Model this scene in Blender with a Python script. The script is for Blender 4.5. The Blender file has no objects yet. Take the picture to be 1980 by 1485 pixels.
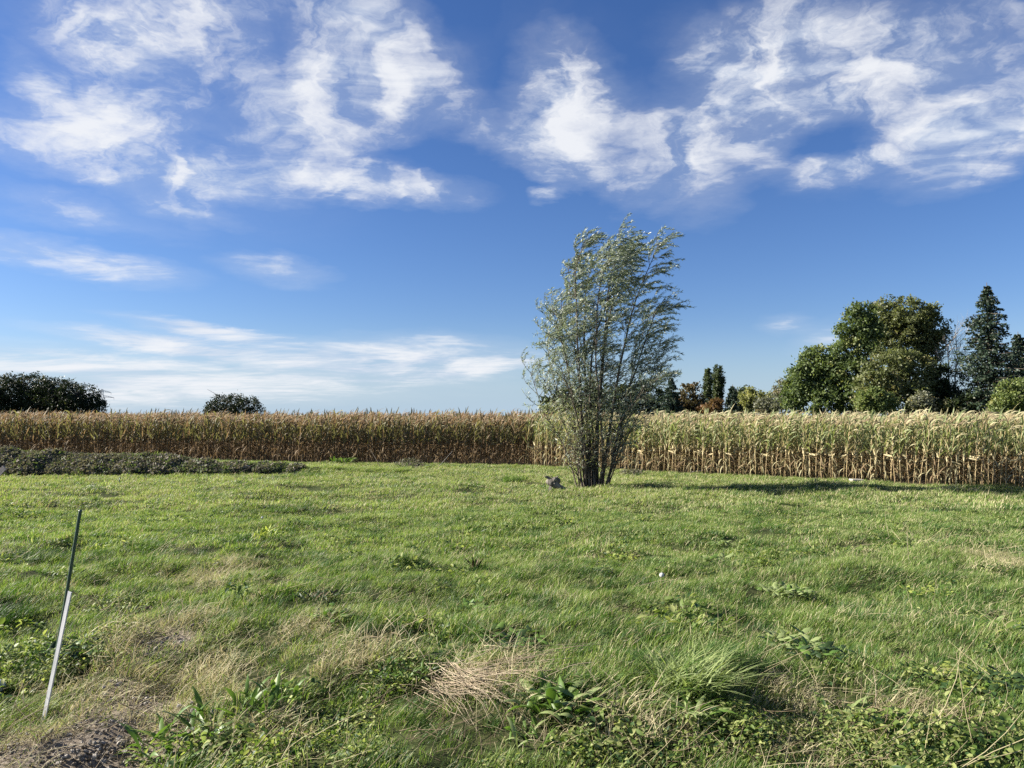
import bpy, math, random
import numpy as np
from mathutils import Vector, Matrix, Euler

rng = np.random.default_rng(7)
random.seed(7)
scene = bpy.context.scene
COL = scene.collection
PI = math.pi

# ------------------------------------------------------------------ camera, exposure
LENS, EYE, PITCH = 26.0, 1.62, 2.42
cam_data = bpy.data.cameras.new('camera')
cam_data.lens = LENS
cam_data.sensor_width = 36.0
cam_data.clip_start = 0.05
cam_data.clip_end = 8000
cam = bpy.data.objects.new('camera', cam_data)
COL.objects.link(cam)
cam.location = (0, 0, EYE)
cam.rotation_euler = (math.radians(90 + PITCH), 0, 0)
scene.camera = cam
vs = scene.view_settings
vs.view_transform = 'Standard'
vs.look = 'None'
vs.gamma = 1.0
vs.use_curve_mapping = False
vs.exposure = 1.6
scene.cycles.max_bounces = 6
scene.cycles.diffuse_bounces = 3
scene.cycles.glossy_bounces = 2
scene.cycles.transmission_bounces = 4
scene.cycles.use_denoising = False
scene.cycles.use_adaptive_sampling = True
scene.cycles.adaptive_threshold = 0.01

FPX = LENS / 36.0 * 1980.0


def ray(px, py):
    """direction in the world seen at a spot of the photograph (1980 x 1485)"""
    a = (px - 990.0) / FPX
    b = (742.5 - py) / FPX
    p = math.radians(PITCH)
    v = Vector((a, math.cos(p) - b * math.sin(p), math.sin(p) + b * math.cos(p)))
    return v.normalized()


# ------------------------------------------------------------------ sun and sky
SUN_EL, SUN_AZ = 29.0, -84.0            # azimuth from +Y towards +X, in degrees
sd = Vector((math.sin(math.radians(SUN_AZ)) * math.cos(math.radians(SUN_EL)),
             math.cos(math.radians(SUN_AZ)) * math.cos(math.radians(SUN_EL)),
             math.sin(math.radians(SUN_EL))))
sun_data = bpy.data.lights.new('sun', 'SUN')
sun_data.energy = 5.0
sun_data.angle = math.radians(0.53)
sun_data.color = (1.0, 0.93, 0.82)
sun = bpy.data.objects.new('sun', sun_data)
COL.objects.link(sun)
sun.location = (-40, 10, 30)
sun.rotation_euler = sd.to_track_quat('Z', 'Y').to_euler()

world = bpy.data.worlds.new('World')
scene.world = world
world.use_nodes = True
wt = world.node_tree
wt.nodes.clear()
SKY_STRENGTH = 0.05


class NT:
    """small helper that adds nodes to a tree"""
    def __init__(self, tree):
        self.t = tree

    def n(self, kind, **kw):
        node = self.t.nodes.new(kind)
        for k, v in kw.items():
            if k.startswith('i_'):
                key = k[2:]
                node.inputs[int(key) if key.isdigit() else key].default_value = v
            else:
                setattr(node, k, v)
        return node

    def put(self, sock, v):
        if isinstance(v, (int, float)):
            sock.default_value = v
        elif isinstance(v, (tuple, list)):
            sock.default_value = v
        else:
            self.t.links.new(v, sock)

    def math(self, op, a, b=None, c=None, clamp=False):
        m = self.t.nodes.new('ShaderNodeMath')
        m.operation = op
        m.use_clamp = clamp
        for i, v in enumerate((a, b, c)):
            if v is not None:
                self.put(m.inputs[i], v)
        return m.outputs[0]

    def vmath(self, op, a, b=None, scale=None):
        m = self.t.nodes.new('ShaderNodeVectorMath')
        m.operation = op
        self.put(m.inputs[0], a)
        if b is not None:
            self.put(m.inputs[1], b)
        if scale is not None:
            self.put(m.inputs['Scale'], scale)
        return m.outputs['Value'] if op in ('LENGTH', 'DOT_PRODUCT', 'DISTANCE') else m.outputs[0]

    def mix(self, f, a, b):
        m = self.t.nodes.new('ShaderNodeMix')
        m.data_type = 'RGBA'
        self.put(m.inputs[0], f)
        self.put(m.inputs[6], a if not isinstance(a, tuple) else (*a, 1))
        self.put(m.inputs[7], b if not isinstance(b, tuple) else (*b, 1))
        return m.outputs[2]

    def noise(self, vec, scale, detail=4, rough=.55, dist=0.0, lac=2.0):
        m = self.t.nodes.new('ShaderNodeTexNoise')
        self.put(m.inputs['Vector'], vec)
        m.inputs['Scale'].default_value = scale
        m.inputs['Detail'].default_value = detail
        m.inputs['Roughness'].default_value = rough
        m.inputs['Lacunarity'].default_value = lac
        m.inputs['Distortion'].default_value = dist
        return m

    def smooth(self, v, lo, hi, a=0.0, b=1.0):
        m = self.t.nodes.new('ShaderNodeMapRange')
        m.interpolation_type = 'SMOOTHSTEP'
        self.put(m.inputs[0], v)
        m.inputs[1].default_value = lo
        m.inputs[2].default_value = hi
        m.inputs[3].default_value = a
        m.inputs[4].default_value = b
        return m.outputs[0]

    def link(self, a, b):
        self.t.links.new(a, b)


w = NT(wt)
sky = w.n('ShaderNodeTexSky', sky_type='NISHITA')
sky.sun_disc = False
sky.sun_elevation = math.radians(SUN_EL)
sky.sun_rotation = math.radians(SUN_AZ)
sky.altitude = 100
sky.air_density = 1.0
sky.dust_density = 0.3
sky.ozone_density = 1.0
geo = w.n('ShaderNodeTexCoord')
D = geo.outputs['Generated']
sep = w.n('ShaderNodeSeparateXYZ')
w.link(D, sep.inputs[0])
X, Y, Z = sep.outputs
az = w.math('ARCTAN2', X, Y)
el = w.math('ARCSINE', Z)
pc = w.n('ShaderNodeCombineXYZ')
w.link(az, pc.inputs[0])
w.link(el, pc.inputs[1])
P0 = pc.outputs[0]
# cloud layer coordinates: the direction carried up to a level sheet
zz = w.math('ADD', w.math('MAXIMUM', Z, 0.0), 0.10)
cc = w.n('ShaderNodeCombineXYZ')
w.link(w.math('DIVIDE', X, zz), cc.inputs[0])
w.link(w.math('DIVIDE', Y, zz), cc.inputs[1])
C0 = cc.outputs[0]
# the large forms are pushed about by noise so that no outline stays smooth
wob = w.noise(C0, 1.6, 3, .55)
wobv = w.vmath('SUBTRACT', wob.outputs['Color'], (.5, .5, .5))
wob2 = w.noise(C0, 6.0, 4, .6)
wobv2 = w.vmath('SUBTRACT', wob2.outputs['Color'], (.5, .5, .5))
calm = w.smooth(el, .02, .50, .12, 1.0)      # seen at a flat angle the same billows shift less
wsum = w.vmath('ADD', w.vmath('SCALE', wobv, scale=.11), w.vmath('SCALE', wobv2, scale=.085))
P1 = w.vmath('ADD', P0, w.vmath('SCALE', w.vmath('MULTIPLY', wsum, (1.0, .75, 1.0)), scale=calm))

# cloud banks of the day, as (x, y, half width, half height, tilt, weight) read off the photograph
BANKS = [
    (330, 60, 310, 150, 0, .85), (230, 110, 220, 90, 10, .30), (60, 150, 80, 40, 20, .8), (400, 10, 200, 80, 0, .35), (170, 40, 130, 80, 25, .35),
    (700, 50, 130, 150, -8, .9), (680, 170, 200, 105, -8, .85), (600, 250, 200, 50, -4, .85), (830, 130, 110, 80, -20, .50), (560, 190, 70, 80, 0, .35),
    (220, 215, 200, 60, -4, 1.1), (120, 275, 270, 60, 4, .85), (310, 295, 190, 42, 14, .75), (870, 185, 80, 70, 0, .30),
    (490, 348, 200, 40, -3, 1.05), (290, 378, 170, 34, 12, 1.05), (755, 362, 190, 38, 6, 1.15), (150, 410, 250, 34, 5, .60),
    (110, 497, 280, 38, 6, 1.5), (535, 520, 120, 34, 6, 1.0), (300, 320, 420, 110, 8, .35), (600, 310, 260, 40, 6, .50),
    (400, 640, 190, 15, 7, 1.4), (300, 662, 240, 18, 6, 1.3), (560, 690, 340, 38, 4, 1.15), (820, 690, 230, 46, 0, 1.3),
    (130, 715, 340, 50, 3, 1.25), (970, 703, 110, 15, -6, .9), (600, 740, 420, 38, 0, .8), (250, 770, 420, 38, 0, .6),
    (1090, 180, 110, 115, 10, 1.3), (1020, 285, 130, 50, 25, 1.0), (1130, 335, 160, 48, 20, 1.0), (1335, 320, 115, 105, 25, 1.15),
    (1215, 240, 150, 95, 0, .65), (1400, 150, 120, 120, 0, .95), (1330, 50, 90, 70, 0, .35), (1560, 90, 220, 150, 0, 1.25),
    (1500, 190, 190, 100, -10, .75), (1480, 265, 60, 75, 10, .6), (1830, 130, 240, 150, 0, 1.2), (1930, 240, 190, 80, -10, 1.05),
    (1640, 315, 100, 38, 0, 1.1), (1800, 300, 150, 70, 0, 1.05), (1550, 320, 130, 45, 25, .45), (1066, 388, 40, 18, -10, 1.1),
    (1520, 624, 55, 22, 0, .55), (1605, 650, 85, 34, -20, .55), (940, 215, 70, 60, 0, .40), (1050, 60, 160, 60, 0, .12),
    (1650, 235, 120, 60, -18, -.35), (880, 40, 70, 120, 0, -.25), (545, 110, 45, 90, 10, -.30),
]
acc = None
for (bx, by, rx, ry, tilt, wt_) in BANKS:
    d = ray(bx, by)
    a0, e0 = math.atan2(d.x, d.y), math.asin(d.z)
    dx, dy = ray(bx + 10, by), ray(bx, by + 10)
    ka = abs(math.atan2(dx.x, dx.y) - a0) / 10
    ke = abs(math.asin(dy.z) - e0) / 10
    mp = w.n('ShaderNodeMapping', vector_type='TEXTURE')
    mp.inputs['Location'].default_value = (a0, e0, 0)
    mp.inputs['Rotation'].default_value = (0, 0, math.radians(-tilt))
    mp.inputs['Scale'].default_value = (rx * ka * 1.25, ry * ke * 1.25, 1)
    w.link(P1, mp.inputs[0])
    gr = w.n('ShaderNodeTexGradient', gradient_type='SPHERICAL')
    w.link(mp.outputs[0], gr.inputs[0])
    acc = w.math('MULTIPLY_ADD', gr.outputs['Fac'], wt_ * 1.15, acc if acc is not None else 0.0)
# the rest of the sky, outside the photograph, carries broken cloud of the same sort
outn = w.noise(C0, .55, 3, .5)
front = w.smooth(w.math('DIVIDE', Y, w.math('MAXIMUM', w.vmath('LENGTH', D), .001)), .45, .75)
high = w.smooth(Z, .52, .62)
outside = w.math('MAXIMUM', w.math('SUBTRACT', 1.0, front), high)
broken = w.math('MULTIPLY', w.smooth(outn.outputs['Fac'], .42, .66), w.math('MULTIPLY', outside, .8))
mask = w.math('MAXIMUM', acc, broken)
mask = w.math('SUBTRACT', 1.0, w.math('EXPONENT', w.math('MULTIPLY', w.math('MAXIMUM', mask, 0.0), -1.05)))
# wispy texture
wmap = w.n('ShaderNodeMapping')
wmap.inputs['Rotation'].default_value = (0, 0, math.radians(12))
wmap.inputs['Scale'].default_value = (.8, 1.25, 1)
w.link(w.vmath('ADD', C0, w.vmath('SCALE', wobv, scale=.9)), wmap.inputs[0])
n1 = w.noise(wmap.outputs[0], 1.7, 9, .58, .25)
pst = w.n('ShaderNodeMapping')
pst.inputs['Rotation'].default_value = (0, 0, math.radians(-8))
w.link(w.vmath('ADD', P0, w.vmath('SCALE', w.vmath('MULTIPLY', wobv2, (1.0, .6, 1.0)), scale=w.math('MULTIPLY', calm, .10))), pst.inputs[0])
w.link(w.n('ShaderNodeCombineXYZ', i_0=1.0, i_1=1.0, i_2=1.0).outputs[0], pst.inputs['Scale'])
n2 = w.noise(pst.outputs[0], 9.0, 9, .60, .9)
pst2 = w.n('ShaderNodeMapping')
pst2.inputs['Rotation'].default_value = (0, 0, math.radians(5))
pst2.inputs['Scale'].default_value = (5.0, 30.0, 1)
w.link(w.vmath('ADD', P0, w.vmath('SCALE', wobv, scale=w.math('MULTIPLY', calm, .06))), pst2.inputs[0])
n3 = w.noise(pst2.outputs[0], 1.0, 7, .58, .7)
low = w.smooth(el, .30, .12)
fine = w.n('ShaderNodeMix')
w.link(low, fine.inputs[0]); w.link(n2.outputs['Fac'], fine.inputs[2]); w.link(n3.outputs['Fac'], fine.inputs[3])
n2f = fine.outputs[0]
pst3 = w.n('ShaderNodeMapping')
pst3.inputs['Rotation'].default_value = (0, 0, math.radians(-52))
pst3.inputs['Scale'].default_value = (1.3, 4.6, 1)
w.link(w.vmath('ADD', C0, w.vmath('SCALE', wobv, scale=.7)), pst3.inputs[0])
n4 = w.noise(pst3.outputs[0], 1.5, 8, .60, .5)        # combed out fibres
tex = w.math('ADD', w.math('ADD', w.math('MULTIPLY', n1.outputs['Fac'], .24), w.math('MULTIPLY', n4.outputs['Fac'], .26)), w.math('MULTIPLY', n2f, .50))
tx = w.math('MULTIPLY', w.math('SUBTRACT', tex, .5), 4.0)
core = w.math('ADD', w.math('SUBTRACT', mask, .27), w.math('MULTIPLY', tx, w.math('MULTIPLY_ADD', mask, .9, .18)))
core = w.smooth(core, -.05, .82)
core = w.math('MULTIPLY', core, w.smooth(mask, .02, .30))
veil = w.math('MULTIPLY', w.math('POWER', mask, 1.4), w.math('MULTIPLY_ADD', tx, .35, .50), clamp=True)
dens = w.math('MULTIPLY', w.math('MAXIMUM', core, veil), .95)
# thin haze low over the land
hz_ = w.smooth(el, .145, -.02)
hz_ = w.math('MULTIPLY', w.math('POWER', hz_, 1.3), .86)
shade = w.smooth(n2f, .36, .60)
cloud_col = w.mix(shade, (.64, .72, .86), (.90, .92, .96))
k = 1.0 / (SKY_STRENGTH * 2 ** vs.exposure)
skyc = w.n('ShaderNodeHueSaturation')
skyc.inputs['Saturation'].default_value = 1.18
skyc.inputs['Value'].default_value = 1.0
w.link(sky.outputs[0], skyc.inputs['Color'])
tint = w.vmath('MULTIPLY', skyc.outputs[0], (.50, .605, .87))
col = w.mix(hz_, tint, (.47 * k, .64 * k, .83 * k))
cl = w.vmath('SCALE', cloud_col, scale=k)
col = w.mix(dens, col, cl)
bg = w.n('ShaderNodeBackground')
bg.inputs['Strength'].default_value = SKY_STRENGTH
w.link(col, bg.inputs['Color'])
wo = w.n('ShaderNodeOutputWorld')
w.link(bg.outputs[0], wo.inputs['Surface'])
world.cycles.sampling_method = 'MANUAL'
world.cycles.sample_map_resolution = 512

# ------------------------------------------------------------------ mesh helpers
def mesh_from(name, V, Q, mats, mi=None, smooth=True):
    """one mesh from a vertex array and an array of quads; mi = material index per quad"""
    V = np.asarray(V, dtype=np.float32).reshape(-1, 3)
    Q = np.asarray(Q, dtype=np.int32).reshape(-1, 4)
    me = bpy.data.meshes.new(name)
    me.vertices.add(len(V))
    me.vertices.foreach_set('co', V.ravel())
    me.loops.add(len(Q) * 4)
    me.loops.foreach_set('vertex_index', Q.ravel())
    me.polygons.add(len(Q))
    me.polygons.foreach_set('loop_start', np.arange(0, len(Q) * 4, 4, dtype=np.int32))
    me.polygons.foreach_set('loop_total', np.full(len(Q), 4, dtype=np.int32))
    for m in (mats if isinstance(mats, (list, tuple)) else [mats]):
        me.materials.append(m)
    if mi is not None:
        me.polygons.foreach_set('material_index', np.asarray(mi, dtype=np.int32))
    me.polygons.foreach_set('use_smooth', np.full(len(Q), smooth))
    me.update(calc_edges=True)
    return me


class Geo:
    """collects quads, then makes one mesh"""
    def __init__(self):
        self.V, self.Q, self.M, self.n = [], [], [], 0

    def add(self, V, Q, m=0):
        V = np.asarray(V, dtype=np.float64).reshape(-1, 3)
        Q = np.asarray(Q, dtype=np.int64).reshape(-1, 4)
        self.V.append(V)
        self.Q.append(Q + self.n)
        self.M.append(np.full(len(Q), m) if np.isscalar(m) else np.asarray(m))
        self.n += len(V)
        return self

    def mesh(self, name, mats, smooth=True):
        return mesh_from(name, np.concatenate(self.V), np.concatenate(self.Q), mats, np.concatenate(self.M), smooth)

    def arrays(self):
        return np.concatenate(self.V), np.concatenate(self.Q), np.concatenate(self.M)


def unit(a):
    return a / np.maximum(np.linalg.norm(a, axis=-1, keepdims=True), 1e-9)


def strips(P, W, S):
    """flat ribbons: P (N,K,3) centre lines, W (N,K) half widths, S (N,K,3) side directions"""
    N, K, _ = P.shape
    V = np.stack([P - S * W[..., None], P + S * W[..., None]], axis=2).reshape(-1, 3)
    b = (np.arange(N)[:, None] * K * 2 + np.arange(K - 1)[None, :] * 2).ravel()
    return V, np.stack([b, b + 1, b + 3, b + 2], axis=1)


def folded(P, W, S, Nn, fold):
    """ribbons with a sunk midrib (three verts across)"""
    N, K, _ = P.shape
    up = Nn * (W * fold)[..., None]
    V = np.stack([P - S * W[..., None] + up, P, P + S * W[..., None] + up], axis=2).reshape(-1, 3)
    b = (np.arange(N)[:, None] * K * 3 + np.arange(K - 1)[None, :] * 3).ravel()
    q1 = np.stack([b, b + 1, b + 4, b + 3], axis=1)
    q2 = np.stack([b + 1, b + 2, b + 5, b + 4], axis=1)
    return V, np.concatenate([q1, q2])


def tube(pts, rad, sides=6, cap=True):
    pts = np.asarray(pts, dtype=np.float64)
    K = len(pts)
    rad = np.broadcast_to(np.asarray(rad, dtype=np.float64), (K,))
    T = unit(np.gradient(pts, axis=0))
    ref = np.array([0.0, 1.0, 0.0]) if abs(T[0, 1]) < .8 else np.array([1.0, 0.0, 0.0])
    A = unit(np.cross(T, ref))
    B = np.cross(T, A)
    ang = np.linspace(0, 2 * PI, sides, endpoint=False)
    ring = A[:, None, :] * np.cos(ang)[None, :, None] + B[:, None, :] * np.sin(ang)[None, :, None]
    V = (pts[:, None, :] + ring * rad[:, None, None]).reshape(-1, 3)
    i, j = np.meshgrid(np.arange(K - 1), np.arange(sides), indexing='ij')
    a = (i * sides + j).ravel()
    b = (i * sides + (j + 1) % sides).ravel()
    Q = np.stack([a, b, b + sides, a + sides], axis=1)
    if cap and sides % 2 == 0:
        extra = []
        for base in (0, (K - 1) * sides):
            for s in range(sides // 2 - 1):
                q = [base + s, base + s + 1, base + sides - 2 - s, base + sides - 1 - s]
                extra.append(q if base else q[::-1])
        Q = np.concatenate([Q, np.array(extra)])
    return V, Q


def curve_pts(ctrl, n):
    """smooth line through a few control points"""
    c = np.asarray(ctrl, dtype=np.float64)
    t = np.linspace(0, len(c) - 1, n)
    i = np.clip(t.astype(int), 0, len(c) - 2)
    f = (t - i)[:, None]
    p0, p1, p2, p3 = c[np.maximum(i - 1, 0)], c[i], c[i + 1], c[np.minimum(i + 2, len(c) - 1)]
    return .5 * (2 * p1 + (p2 - p0) * f + (2 * p0 - 5 * p1 + 4 * p2 - p3) * f ** 2 + (3 * p1 - p0 - 3 * p2 + p3) * f ** 3)


def blob(radii, seed, nu=14, nv=9, rough=.15):
    """closed lumpy stone-like solid round the origin"""
    r = np.random.default_rng(seed)
    th = np.linspace(0, 2 * PI, nu, endpoint=False)
    ph = np.linspace(.06, PI - .06, nv)
    T, Pp = np.meshgrid(th, ph, indexing='ij')
    d = np.stack([np.cos(T) * np.sin(Pp), np.sin(T) * np.sin(Pp), np.cos(Pp)], axis=-1)
    k = 1.0
    for _ in range(6):
        ax = unit(r.normal(size=3))
        k = k + rough * .6 * np.sin(d @ ax * r.uniform(2, 5) + r.uniform(0, 6)) * .5
    V = (d * k[..., None] * np.asarray(radii)).reshape(-1, 3)
    i, j = np.meshgrid(np.arange(nu), np.arange(nv - 1), indexing='ij')
    a = (i * nv + j).ravel()
    b = (((i + 1) % nu) * nv + j).ravel()
    Q = [np.stack([a, a + 1, b + 1, b], axis=1)]
    for row in (0, nv - 1):
        ids = np.arange(nu) * nv + row
        for s in range(nu // 2 - 1):
            q = [ids[s], ids[s + 1], ids[nu - 2 - s], ids[nu - 1 - s]]
            Q.append(np.array([q if row == 0 else q[::-1]]))
    return V, np.concatenate(Q)


def box(lo, hi):
    x0, y0, z0 = lo
    x1, y1, z1 = hi
    V = [(x0, y0, z0), (x1, y0, z0), (x1, y1, z0), (x0, y1, z0), (x0, y0, z1), (x1, y0, z1), (x1, y1, z1), (x0, y1, z1)]
    Q = [(0, 3, 2, 1), (4, 5, 6, 7), (0, 1, 5, 4), (1, 2, 6, 5), (2, 3, 7, 6), (3, 0, 4, 7)]
    return np.array(V, float), np.array(Q)


def place(V, rz=0.0, tilt=0.0, scale=1.0, loc=(0, 0, 0)):
    """turn an array: first lift its tip (about y), then round z"""
    M = Euler((0, -tilt, 0)).to_matrix()
    M = np.array(Euler((0, 0, rz)).to_matrix() @ M)
    return (np.asarray(V) * scale) @ M.T + np.asarray(loc)


def link(name, me, parent=None, loc=None, rot=None):
    o = bpy.data.objects.new(name, me)
    COL.objects.link(o)
    if parent is not None:
        o.parent = parent
    if loc is not None:
        o.location = loc
    if rot is not None:
        o.rotation_euler = rot
    return o


def tag(o, label=None, cat=None, group=None, kind=None):
    if label:
        o['label'] = label
    if cat:
        o['category'] = cat
    if group:
        o['group'] = group
    if kind:
        o['kind'] = kind
    return o


def thing(name, label, cat, loc, rz=0.0, group=None):
    o = bpy.data.objects.new(name, None)
    COL.objects.link(o)
    o.empty_display_size = .1
    o.location = loc
    o.rotation_euler = (0, 0, rz)
    return tag(o, label, cat, group)


# ------------------------------------------------------------------ materials
def mat_leaf(name, a, b, nscale=.6, transl=.35, rough=.55, back=None, spec=.25, rnd=.5, tcol=None):
    """a leaf: two tones mixed by place and by plant, light passing through it"""
    m = bpy.data.materials.new(name)
    m.use_nodes = True
    t = NT(m.node_tree)
    m.node_tree.nodes.clear()
    g = t.n('ShaderNodeNewGeometry')
    oi = t.n('ShaderNodeObjectInfo')
    ns = t.noise(g.outputs['Position'], nscale, 4, .6)
    f = t.smooth(ns.outputs['Fac'], .34, .66)
    ri = g.outputs['Random Per Island']
    f = t.math('ADD', t.math('MULTIPLY', f, 1 - rnd), t.math('MULTIPLY', t.math('ADD', t.math('MULTIPLY', oi.outputs['Random'], .35), t.math('MULTIPLY', ri, .65)), rnd))
    c = t.mix(f, a, b)
    if back is not None:
        c = t.mix(g.outputs['Backfacing'], c, back)
    p = t.n('ShaderNodeBsdfPrincipled')
    p.inputs['Roughness'].default_value = rough
    p.inputs['Specular IOR Level'].default_value = spec
    t.link(c, p.inputs['Base Color'])
    tr = t.n('ShaderNodeBsdfTranslucent')
    t.link(t.vmath('MULTIPLY', c, tcol or (1.25, 1.3, .75)), tr.inputs['Color'])
    mx = t.n('ShaderNodeMixShader')
    mx.inputs[0].default_value = transl
    t.link(p.outputs[0], mx.inputs[1])
    t.link(tr.outputs[0], mx.inputs[2])
    o = t.n('ShaderNodeOutputMaterial')
    t.link(mx.outputs[0], o.inputs['Surface'])
    return m


def mat_solid(name, a, b, nscale=6.0, rough=.8, bump=.3, stretch=(1, 1, 1), spec=.3, bscale=None):
    m = bpy.data.materials.new(name)
    m.use_nodes = True
    t = NT(m.node_tree)
    m.node_tree.nodes.clear()
    tc = t.n('ShaderNodeTexCoord')
    mp = t.n('ShaderNodeMapping')
    mp.inputs['Scale'].default_value = stretch
    t.link(tc.outputs['Object'], mp.inputs[0])
    ns = t.noise(mp.outputs[0], nscale, 7, .62)
    c = t.mix(t.smooth(ns.outputs['Fac'], .33, .67), a, b)
    p = t.n('ShaderNodeBsdfPrincipled')
    p.inputs['Roughness'].default_value = rough
    p.inputs['Specular IOR Level'].default_value = spec
    t.link(c, p.inputs['Base Color'])
    if bump:
        n2 = t.noise(mp.outputs[0], bscale or nscale * 3, 6, .6)
        bp = t.n('ShaderNodeBump')
        bp.inputs['Strength'].default_value = bump
        bp.inputs['Distance'].default_value = .02
        t.link(n2.outputs['Fac'], bp.inputs['Height'])
        t.link(bp.outputs[0], p.inputs['Normal'])
    o = t.n('ShaderNodeOutputMaterial')
    t.link(p.outputs[0], o.inputs['Surface'])
    return m


# ------------------------------------------------------------------ the lie of the land
def sstep(x, a, b):
    t = np.clip((x - a) / (b - a), 0, 1)
    return t * t * (3 - 2 * t)


_r = np.random.default_rng(11)
_WAVES = []
for wl, amp, n in ((7.0, .030, 5), (3.0, .016, 8), (1.4, .0095, 10), (.7, .0055, 12), (.33, .0025, 10)):
    for _ in range(n):
        a = _r.uniform(0, 2 * PI)
        kk = 2 * PI / (wl * _r.uniform(.75, 1.3))
        _WAVES.append((kk * math.cos(a), kk * math.sin(a), _r.uniform(0, 2 * PI), amp))
LOW = -0.60                                   # level of the maize fields below the camera's own ground
HUMMOCKS = []                                 # (x, y, half width, half depth, height)


def bank_h(x, y):
    """the overgrown earth bank on the left"""
    ridge = 28.9 + .03 * (x + 6)
    up = (.16 * sstep(-x, 4.0, 10.0) + .36 * sstep(-x, 8.0, 15.5) + .12 * sstep(-x, 14, 20))
    up = up * (1 + .10 * np.sin(x * 1.3 + 1) + .06 * np.sin(x * 3.1))
    d = (y - ridge)
    prof = np.where(d < 0, 1 - sstep(-d, .15, 1.9), 1 - sstep(d, .5, 2.4))
    return up * prof


def hz(x, y):
    x = np.asarray(x, dtype=np.float64)
    y = np.asarray(y, dtype=np.float64)
    h = LOW * sstep(y, 4.6, 20.0)
    near = 1 - sstep(y, 21.0, 27.0)
    b = 0
    fine = 1 - sstep(y, 8.0, 12.0)            # the smallest unevenness is only kept where it can be seen
    for kx, ky, p, a in _WAVES:
        b = b + a * np.sin(kx * x + ky * y + p) * (fine if kx * kx + ky * ky > 25 else 1.0)
    h = h + b * near
    for (cx, cy, rx, ry, hh) in HUMMOCKS:
        h = h + hh * np.exp(-(((x - cx) / rx) ** 2 + ((y - cy) / ry) ** 2))
    return h + bank_h(x, y)


def at(px, py):
    """the point of the ground seen at a spot of the photograph"""
    d = ray(px, py)
    lo, hi = 1.0, 1.0
    f = lambda s: EYE + d.z * s - float(hz(d.x * s, d.y * s))
    while f(hi) > 0 and hi < 400:
        lo, hi = hi, hi + .25
    for _ in range(30):
        m = (lo + hi) / 2
        if f(m) > 0:
            lo = m
        else:
            hi = m
    return Vector((d.x * hi, d.y * hi, float(hz(d.x * hi, d.y * hi))))


def around(px, py, rpx, rpy):
    """a patch of ground: centre and half sizes in metres"""
    c = at(px, py)
    f = at(px, py + max(4, rpy * .5))
    n = at(px, py - max(4, rpy * .5))
    return c.x, c.y, rpx * c.y / FPX, max(.05, abs(n.y - f.y) / max(8, rpy) * rpy)


for (px, py, rx, ry, hh) in [(560, 1235, 150, 45, .05), (700, 1255, 120, 50, .09), (960, 1305, 80, 30, .04), (530, 1400, 130, 45, .09),
                             (330, 1250, 130, 50, .06), (1320, 1290, 110, 50, .06), (1100, 1340, 90, 40, .05), (250, 1330, 110, 40, .05),
                             (60, 1075, 70, 18, .12), (1250, 1230, 60, 30, -.04), (1560, 1270, 70, 30, -.03), (1820, 1275, 50, 25, -.03),
                             (400, 1300, 60, 30, -.03), (640, 1360, 80, 30, -.04), (1080, 1390, 80, 25, -.04), (1700, 1400, 120, 30, -.03)]:
    cx, cy, ax, ay = around(px, py, rx, ry)
    HUMMOCKS.append((cx, cy, ax, ay, hh))

# ------------------------------------------------------------------ ground
def grow(start, step, end, f=1.22):
    out = [start]
    s = step
    while out[-1] < end:
        out.append(out[-1] + s)
        s *= f
    return out


def ground_mesh(name, xs, ys, mat, dz=0.0):
    Xg, Yg = np.meshgrid(xs, ys, indexing='ij')
    V = np.stack([Xg, Yg, hz(Xg, Yg) + dz], axis=-1).reshape(-1, 3)
    nx, ny = len(xs), len(ys)
    i, j = np.meshgrid(np.arange(nx - 1), np.arange(ny - 1), indexing='ij')
    a = (i * ny + j).ravel()
    return mesh_from(name, V, np.stack([a, a + ny, a + ny + 1, a + 1], axis=1), mat)


SOIL = [around(190, 1435, 190, 85), around(60, 1465, 180, 60), around(300, 1245, 60, 20), around(270, 1370, 110, 46)]
FAN = [around(915, 1405, 100, 70)]
STRAW = [around(700, 1262, 130, 36), around(560, 1225, 110, 40), around(950, 1325, 90, 55), around(300, 1300, 140, 70), around(150, 1420, 150, 60), around(260, 1385, 170, 60), around(420, 1335, 110, 50), around(50, 1445, 120, 40), around(680, 1290, 100, 40),
         around(540, 1420, 80, 50), around(330, 1220, 110, 50), around(1650, 1400, 160, 50), around(1800, 1380, 90, 40), around(1560, 1440, 120, 40),
         around(1940, 1090, 60, 30), around(420, 1120, 60, 22), around(1180, 1400, 120, 60)]


NEARW = [around(1400, 1468, 520, 26), around(700, 1468, 420, 26), around(1700, 1430, 260, 36), around(1000, 1455, 420, 40), around(1250, 1440, 260, 45), around(1560, 1460, 200, 45), around(640, 1440, 120, 55), around(1850, 1460, 180, 40),
         around(400, 1470, 160, 30), around(770, 1310, 60, 40), around(1880, 1340, 90, 30), around(170, 1265, 60, 60), around(30, 1290, 60, 60), around(240, 1180, 60, 25)]
CLEAR = [around(*q) for q in [(1080, 1365, 75, 40), (1330, 1395, 60, 35), (370, 1435, 90, 40), (510, 1370, 60, 40), (1640, 1390, 55, 40), (775, 1320, 60, 40), (1522, 1152, 55, 22),
                              (620, 1172, 45, 20), (985, 1248, 60, 25), (1550, 1268, 80, 28), (1865, 1325, 80, 28), (1955, 1345, 60, 30), (160, 1265, 55, 40)]]


def patch(x, y, P, soft=1.0):
    v = np.zeros_like(np.asarray(x, dtype=float))
    for cx, cy, rx, ry in P:
        v = np.maximum(v, np.exp(-(((x - cx) / rx) ** 2 + ((y - cy) / ry) ** 2) * soft))
    return v


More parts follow.
